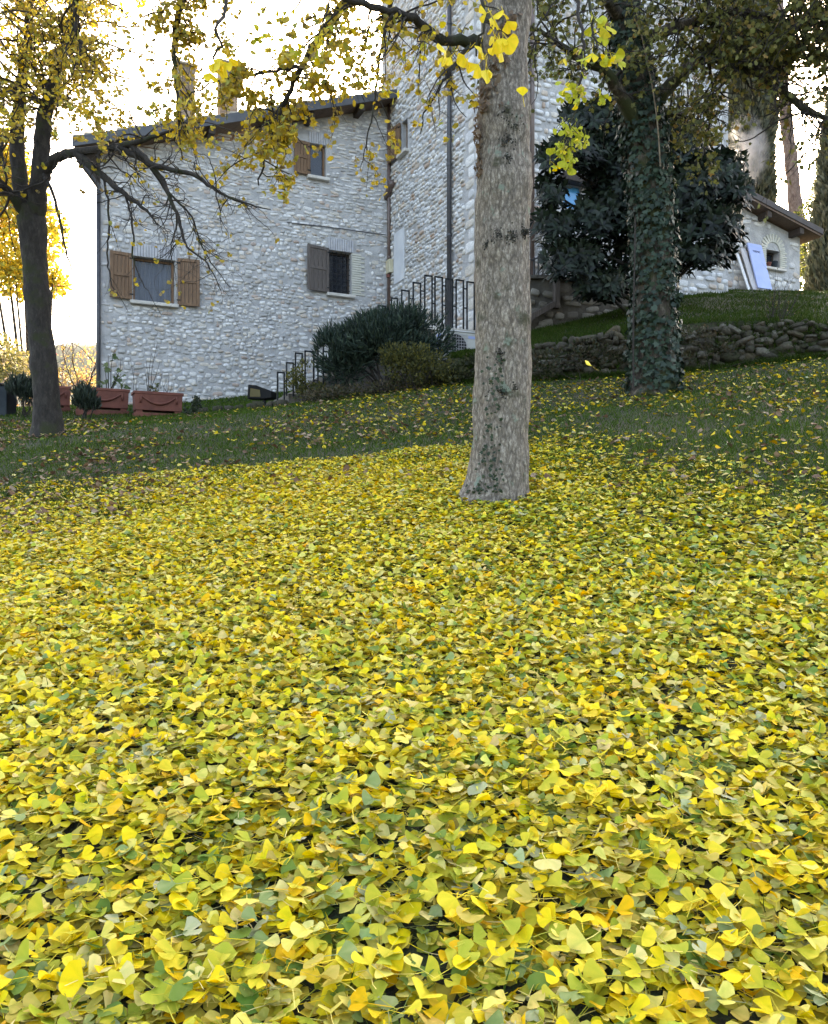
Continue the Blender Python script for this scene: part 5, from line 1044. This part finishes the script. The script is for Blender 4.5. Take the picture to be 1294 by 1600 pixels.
shrub('rosemary_bush', 'dark spiky green bush between the bin and the left tree trunk', 'bush', (40, 645), 16.3, [(38, 618, 26, 22), (30, 610, 18, 18), (52, 622, 16, 18)], 3600, NEEDLE, .15, GRN, 1.6, stems=6, thick=.35, hug=.9, wisp=300)
shrub('rosemary_bush', 'dark spiky green bush in front of the middle terracotta planter', 'bush', (134, 648), 16.0, [(134, 627, 19, 18), (128, 620, 12, 14), (146, 632, 10, 12)], 2400, NEEDLE, .14, GRN * 1.3, 1.8, stems=5, thick=.3, hug=.9, wisp=250)
shrub('weed_tuft', 'small green tuft against the house wall right of the planters', 'plant', (298, 650), 16.2, [(298, 637, 10, 11), (306, 630, 7, 10)], 420, OVAL, .06, A([(.04, .06, .03), (.06, .08, .04)]), .8, stems=5, stem_r=.005, thick=.12)
def stems_plant(name, label, base, tips, r, mat, leaves=None, cat='plant', group=None):
    t = thing(name, label, cat, base, group); bag = Bag(); lp, ld, ls = [], [], []
    for e in tips:
        e = np.asarray(e); q = spline(np.array([base + rng.normal(0, .03, 3) * [1, 1, 0], base * .5 + e * .5 + rng.normal(0, .04, 3), e]), 5); V, Fq = tube(q, np.linspace(r, r * .35, len(q)), 5)
        obj_np('stem', V, Fq, M[mat], t, None, True)
        if leaves:
            for _ in range(leaves[0]): f = rng.uniform(.45, 1); i = int(f * (len(q) - 1)); lp.append(q[i]); ld.append(unit(rng.normal(0, .7, 3) + [0, 0, leaves[3]])); ls.append(leaves[1] * rng.uniform(.6, 1.2))
    for k in range(len(lp)):
        R = frames(ld[k][None], rand_dirs(1) + [[0, -.8, .6]])[0]; T = leaves[4]; V = (R @ (T[0] * ls[k]).T).T + lp[k]
        obj_np('leaf', V, T[1], M['treeleaf'], t, np.tile(leaves[2][k % len(leaves[2])], (len(V), 1)))
    return t
def pb_(PL, px, off=-.2): pl, c, w, z1, z0 = PL; return pl.pt(pl.ux(px), z1 - .045, off)
def tips(PL, L, off=-.2): pl = PL[0]; return [pl.pt(*pl.uz(x, y), off + rng.normal(0, .05)) for x, y in L]
stems_plant('fig_seedling', 'leafy plant with broad drooping leaves in the middle planter', pb_(PL2, 172), tips(PL2, [(170, 552), (180, 545), (190, 560), (186, 575), (164, 570), (196, 582)]), .011, 'bark_twig', (3, .14, A([(.09, .13, .04), (.06, .10, .03), (.12, .15, .05)]), -.6, IVY))
stems_plant('stemmed_plant', 'tall thin bare stems in the rightmost planter', pb_(PL1, 236), tips(PL1, [(247, 535), (240, 548), (252, 562), (230, 560), (256, 585), (228, 580)]), .008, 'bark_twig')
stems_plant('stemmed_plant', 'short bare stems at the right end of the rightmost planter', pb_(PL1, 264), tips(PL1, [(258, 588), (266, 584), (270, 590), (262, 594)]), .006, 'bark_twig')
stems_plant('thin_stalks', 'two thin upright stalks between the middle and right planters', pb_(PL1, 213), tips(PL1, [(205, 555), (216, 578), (211, 572)]), .006, 'bark_twig')
stems_plant('leafy_seedling', 'small green leafy plant low in the middle of the rightmost planter', pb_(PL1, 246), tips(PL1, [(240, 602), (250, 600), (256, 604), (246, 598), (235, 604)]), .005, 'bark_twig', (4, .09, A([(.10, .12, .04), (.16, .15, .06), (.07, .09, .03)]), .3, OVAL))
stems_plant('leafy_seedling', 'low green rosette at the right end of the middle planter', pb_(PL2, 198), tips(PL2, [(192, 596), (200, 597), (205, 600), (188, 600)]), .005, 'bark_twig', (4, .10, A([(.06, .10, .03), (.09, .13, .04)]), .3, OVAL))
stems_plant('leafy_seedling', 'small green sprig at the left end of the middle planter', pb_(PL2, 150), tips(PL2, [(146, 590), (154, 588), (150, 582)]), .005, 'bark_twig', (4, .09, A([(.08, .12, .04), (.11, .14, .05)]), .2, OVAL))
# twiggy bush growing from the top of the retaining wall
bs0 = P(1212, 506, 13.1); tw = Tree('twiggy_bush', 'leafless brown twiggy bush growing on top of the retaining wall', 'bush', bs0, M['bark_pale'], 77)
for k in range(26): tw.grow(bs0 + tw.rg.normal(0, .05, 3) * [2, 1, 0], [tw.rg.normal(.25, .35), tw.rg.normal(0, .3), 1], tw.rg.uniform(.4, .85), .006, 0, .0, .08, (2,), .08)
hang_leaves(tw, lambda p: .22, 1, 1, .035, A([(.12, .11, .03), (.2, .16, .05)]), [.6, .4], [OVAL], 0.); tw.finish(M['bark_dark'])
# ferns and ivy creeping over the wall and bank
shrub('wall_creeper', 'dull green creeper spilling over the retaining wall left of the ivy-clad tree', 'creeper', (905, 585), 13.5, [(880, 560, 55, 18), (930, 545, 50, 16), (850, 580, 30, 12), (960, 560, 30, 14)], 1000, OVAL, .06, A([(.045, .05, .018), (.06, .055, .025), (.03, .04, .015), (.08, .06, .03)]), .5, stems=4, stem_r=.006, thick=.25)
shrub('wall_creeper', 'brownish creeper on the retaining wall right of the ivy-clad tree', 'creeper', (1110, 572), 12.85, [(1090, 520, 45, 12), (1130, 545, 40, 10), (1240, 530, 50, 16), (1070, 560, 30, 10)], 800, OVAL, .05, A([(.06, .055, .02), (.08, .06, .03), (.04, .045, .018)]), .4, stems=4, stem_r=.006, thick=.18)

# ------------------------------------------------------------------ trees and bushes behind the buildings
def cypress(label, cx, D, ybase, profile, n):
    b = P(cx, ybase, D); t = thing('cypress_tree', label, 'tree', b); ys = np.array([p[0] for p in profile]); hw = np.array([p[1] for p in profile]); xc = np.array([p[2] for p in profile])
    y = rng.uniform(ys.min(), ys.max(), n); o = np.argsort(ys); w = np.interp(y, ys[o], hw[o]) / F * D; x0 = np.interp(y, ys[o], xc[o]); a = rng.uniform(0, 2 * math.pi, n)
    lump = .82 + .36 * fbm(np.stack([np.cos(a) * 1.5, np.sin(a) * 1.5, y / 40], 1), 2, 14); r_ = w * lump * rng.uniform(.82, 1.0, n)
    pos = np.array([P(u, v, D) for u, v in zip(x0, y)]) + np.column_stack([np.cos(a) * r_, np.sin(a) * r_, 0 * a]); dr = unit(np.column_stack([np.cos(a) * .45, np.sin(a) * .45, 1.1 + 0 * a]) + rng.normal(0, .25, (n, 3)))
    bag = Bag(); scatter(bag, *NARROW, pos, frames(dr, rand_dirs(n)), rng.uniform(.16, .38, n), A([(.075, .085, .05), (.10, .11, .065), (.05, .06, .036), (.12, .12, .07)])[rng.integers(0, 4, n)])
    tag(bag.obj('crown', M['treeleaf'], t), kind='stuff')
    q = np.array([(*P(c, yy, D), w_ * .86 / F * D) for yy, w_, c in profile]); q = q[np.argsort(q[:, 2])]; V, Fq = tube(q[:, :3], q[:, 3], 14); obj_np('light_block_core', V, Fq, plain('cypress_core_dark', (.012, .016, .009), (.03, .036, .02), 8, 1, .5, .05) if 'cypress_core_dark' not in bpy.data.materials else bpy.data.materials['cypress_core_dark'], t, None, True)  # dark solid core added inside the crown to block light
    V, Fq = tube(np.array([b - [0, 0, 3.], b + [0, 0, 2.]]), .22, 10); obj_np('trunk', V, Fq, M['bark_dark'], t, None, True)
cypress('tall slender cypress rising behind the outbuilding roof, smoke drifting past it', 1176, 33.0, 340, [(345, 14, 1190), (310, 24, 1186), (260, 30, 1176), (200, 35, 1173), (120, 36, 1172), (40, 34, 1172), (-60, 28, 1172), (-160, 18, 1172), (-240, 4, 1172)], 15000)
cypress('dark cypress at the right edge of the picture beside the outbuilding', 1308, 28.5, 470, [(470, 40, 1308), (430, 42, 1308), (360, 38, 1310), (290, 32, 1312), (230, 24, 1313), (160, 14, 1314), (90, 3, 1314)], 9000)
pb2 = P(1246, 360, 37); pn = Tree('pine_tree', 'bare reddish pine trunk with thin dead branches behind the outbuilding', 'tree', pb2, M['bark_pine'], 55); D = 37; sD = D / F / 2
_, pq = pn.trunk([(*P(a, b, D), w * sD) for a, b, w in ((1250, 430, 24), (1246, 360, 22), (1241, 300, 20), (1234, 230, 19), (1226, 160, 17), (1221, 90, 16), (1217, 0, 14), (1212, -120, 9))], 14, disp=.06)
for k in range(26):
    f = pn.rg.uniform(.35, .95); i = int(f * (len(pq) - 1)); pn.grow(pq[i, :3], [pn.rg.choice([-1, 1]) * 1.0, pn.rg.normal(0, .5), pn.rg.normal(.05, .2)], pn.rg.uniform(.7, 2.2), .022, 0, -.02, .13, (2,), .2)
hang_leaves(pn, lambda p: .55 if p[2] > P(0, 110, 37)[2] else .02, 3, 6, .2, A([(.06, .075, .03), (.05, .06, .025)]), [.5, .5], [NARROW], -.2); pn.finish(M['bark_pine'])
YL = A([(.78, .56, .04), (.62, .46, .05), (.45, .40, .05), (.30, .30, .05), (.70, .45, .03)])
shrub('yellow_tree', 'sunlit yellow-leaved tree behind the left tree trunk', 'tree', (55, 520), 36, [(10, 250, 34, 45), (18, 310, 58, 55), (62, 365, 42, 48), (30, 425, 58, 42), (78, 440, 30, 26), (-30, 380, 50, 80)], 13000, OVAL, .22, YL, .0, stems=3, stem_r=.12, thick=1.3, hug=.6, stem_mat='bark_dark')
def twig_tree(name, label, foot, D, n, L, r, seed, leafp, pal, size, kids=(6, 4), spread=.5, cat='shrub', mat='bark_pine', drp=.01):
    b = P(foot[0], foot[1], D); b[2] = min(b[2], gz(b[0], D) + .0); t = Tree(name, label, cat, b, M[mat], seed); lift = P(foot[0], foot[1], D)[2] - b[2]
    for k in range(n): t.grow(b + t.rg.normal(0, .15, 3) * [2, 1, 0], [t.rg.normal(0, spread), t.rg.normal(0, spread), 1], (L + lift) * t.rg.uniform(.6, 1.1), r, 0, drp, .12, kids, .16)
    hang_leaves(t, lambda p: leafp, 1, 2, size, pal, np.ones(len(pal)) / len(pal), [OVAL], 0.); t.finish(M[mat]); return t
twig_tree('bare_shrub', 'pale leafless shrub in sunlight left of the left tree trunk', (20, 620), 27, 16, 3.4, .03, 201, .22, A([(.45, .36, .14), (.55, .40, .10)]), .09)
twig_tree('bare_shrub', 'pale leafless shrub in sunlight between the left tree and the house corner', (112, 622), 25, 14, 2.9, .025, 202, .22, A([(.55, .40, .10), (.6, .30, .10), (.45, .38, .12)]), .08)
twig_tree('red_leaf_sapling', 'thin sapling with a few pink and red leaves beside the house corner', (150, 622), 23.5, 5, 4.6, .022, 203, .07, A([(.6, .12, .10), (.65, .22, .20), (.6, .3, .1)]), .08, kids=(5, 2), spread=.22, cat='sapling', mat='bark_dark')
shrub('sunlit_bush', 'dull olive bush in sunlight low behind the left tree', 'bush', (30, 600), 30, [(35, 580, 40, 30), (5, 560, 30, 40), (110, 595, 40, 18)], 3500, OVAL, .13, A([(.22, .20, .06), (.14, .15, .05), (.32, .26, .08)]), .2, stems=5, stem_r=.03, thick=1.0)
shrub('orange_bush', 'orange leaved bush low behind the planters by the house corner', 'bush', (140, 615), 29, [(140, 570, 22, 26), (120, 600, 40, 14)], 380, OVAL, .11, A([(.6, .36, .12), (.65, .48, .16), (.5, .26, .10)]), .2, stems=5, stem_r=.03, thick=.8)
shrub('laurel_bush', 'sunlit green and yellow bush behind the right corner of the outbuilding', 'bush', (1268, 470), 30, [(1264, 335, 18, 16), (1266, 400, 16, 40), (1262, 440, 20, 20), (1275, 300, 16, 22)], 2600, OVAL, .12, A([(.10, .12, .03), (.06, .08, .025), (.3, .3, .06)]), .2, stems=4, stem_r=.04, thick=.6, ind=1)
# smoke beside the slender cypress
m = bpy.data.materials.new('smoke'); m.use_nodes = True; nt = m.node_tree; nt.nodes.clear(); out = nt.nodes.new('ShaderNodeOutputMaterial'); pv = nt.nodes.new('ShaderNodeVolumePrincipled'); pv.inputs['Color'].default_value = (.9, .9, .92, 1); pv.inputs['Anisotropy'].default_value = .3
tc = nt.nodes.new('ShaderNodeTexCoord'); nz_ = nt.nodes.new('ShaderNodeTexNoise'); nz_.inputs['Scale'].default_value = 1.6; nz_.inputs['Detail'].default_value = 3; nt.links.new(tc.outputs['Object'], nz_.inputs['Vector'])
ln = nt.nodes.new('ShaderNodeVectorMath'); ln.operation = 'LENGTH'; mpp = nt.nodes.new('ShaderNodeMapping'); mpp.inputs['Scale'].default_value = (1 / .85, 1 / .6, 1 / 1.55); nt.links.new(tc.outputs['Object'], mpp.inputs[0]); nt.links.new(mpp.outputs[0], ln.inputs[0])
mr = nt.nodes.new('ShaderNodeMapRange'); mr.inputs[1].default_value = 1.0; mr.inputs[2].default_value = .2; mr.inputs[3].default_value = 0; mr.inputs[4].default_value = 1; nt.links.new(ln.outputs['Value'], mr.inputs[0])
m2 = nt.nodes.new('ShaderNodeMapRange'); m2.inputs[1].default_value = .38; m2.inputs[2].default_value = .7; m2.inputs[4].default_value = 2.6; nt.links.new(nz_.outputs['Fac'], m2.inputs[0])
mu = nt.nodes.new('ShaderNodeMath'); mu.operation = 'MULTIPLY'; nt.links.new(mr.outputs[0], mu.inputs[0]); nt.links.new(m2.outputs[0], mu.inputs[1]); nt.links.new(mu.outputs[0], pv.inputs['Density']); nt.links.new(pv.outputs[0], out.inputs['Volume'])
u_, v_ = np.meshgrid(np.linspace(0, 2 * math.pi, 17)[:-1], np.linspace(.02, math.pi - .02, 10)); V = np.stack([.85 * np.cos(u_) * np.sin(v_), .6 * np.sin(u_) * np.sin(v_), 1.55 * np.cos(v_)], -1).reshape(-1, 3); i_, j_ = np.meshgrid(np.arange(9), np.arange(16), indexing='ij'); q4 = np.stack([(i_ + 1) * 16 + j_, (i_ + 1) * 16 + (j_ + 1) % 16, i_ * 16 + (j_ + 1) % 16, i_ * 16 + j_], -1).reshape(-1, 4)
sc_ = P(1168, 238, 31.2); so = obj_np('smoke', V + sc_, q4, m, None, None, True, sc_); tag(so, 'wisp of pale smoke drifting in front of the slender cypress', 'smoke', kind='stuff')
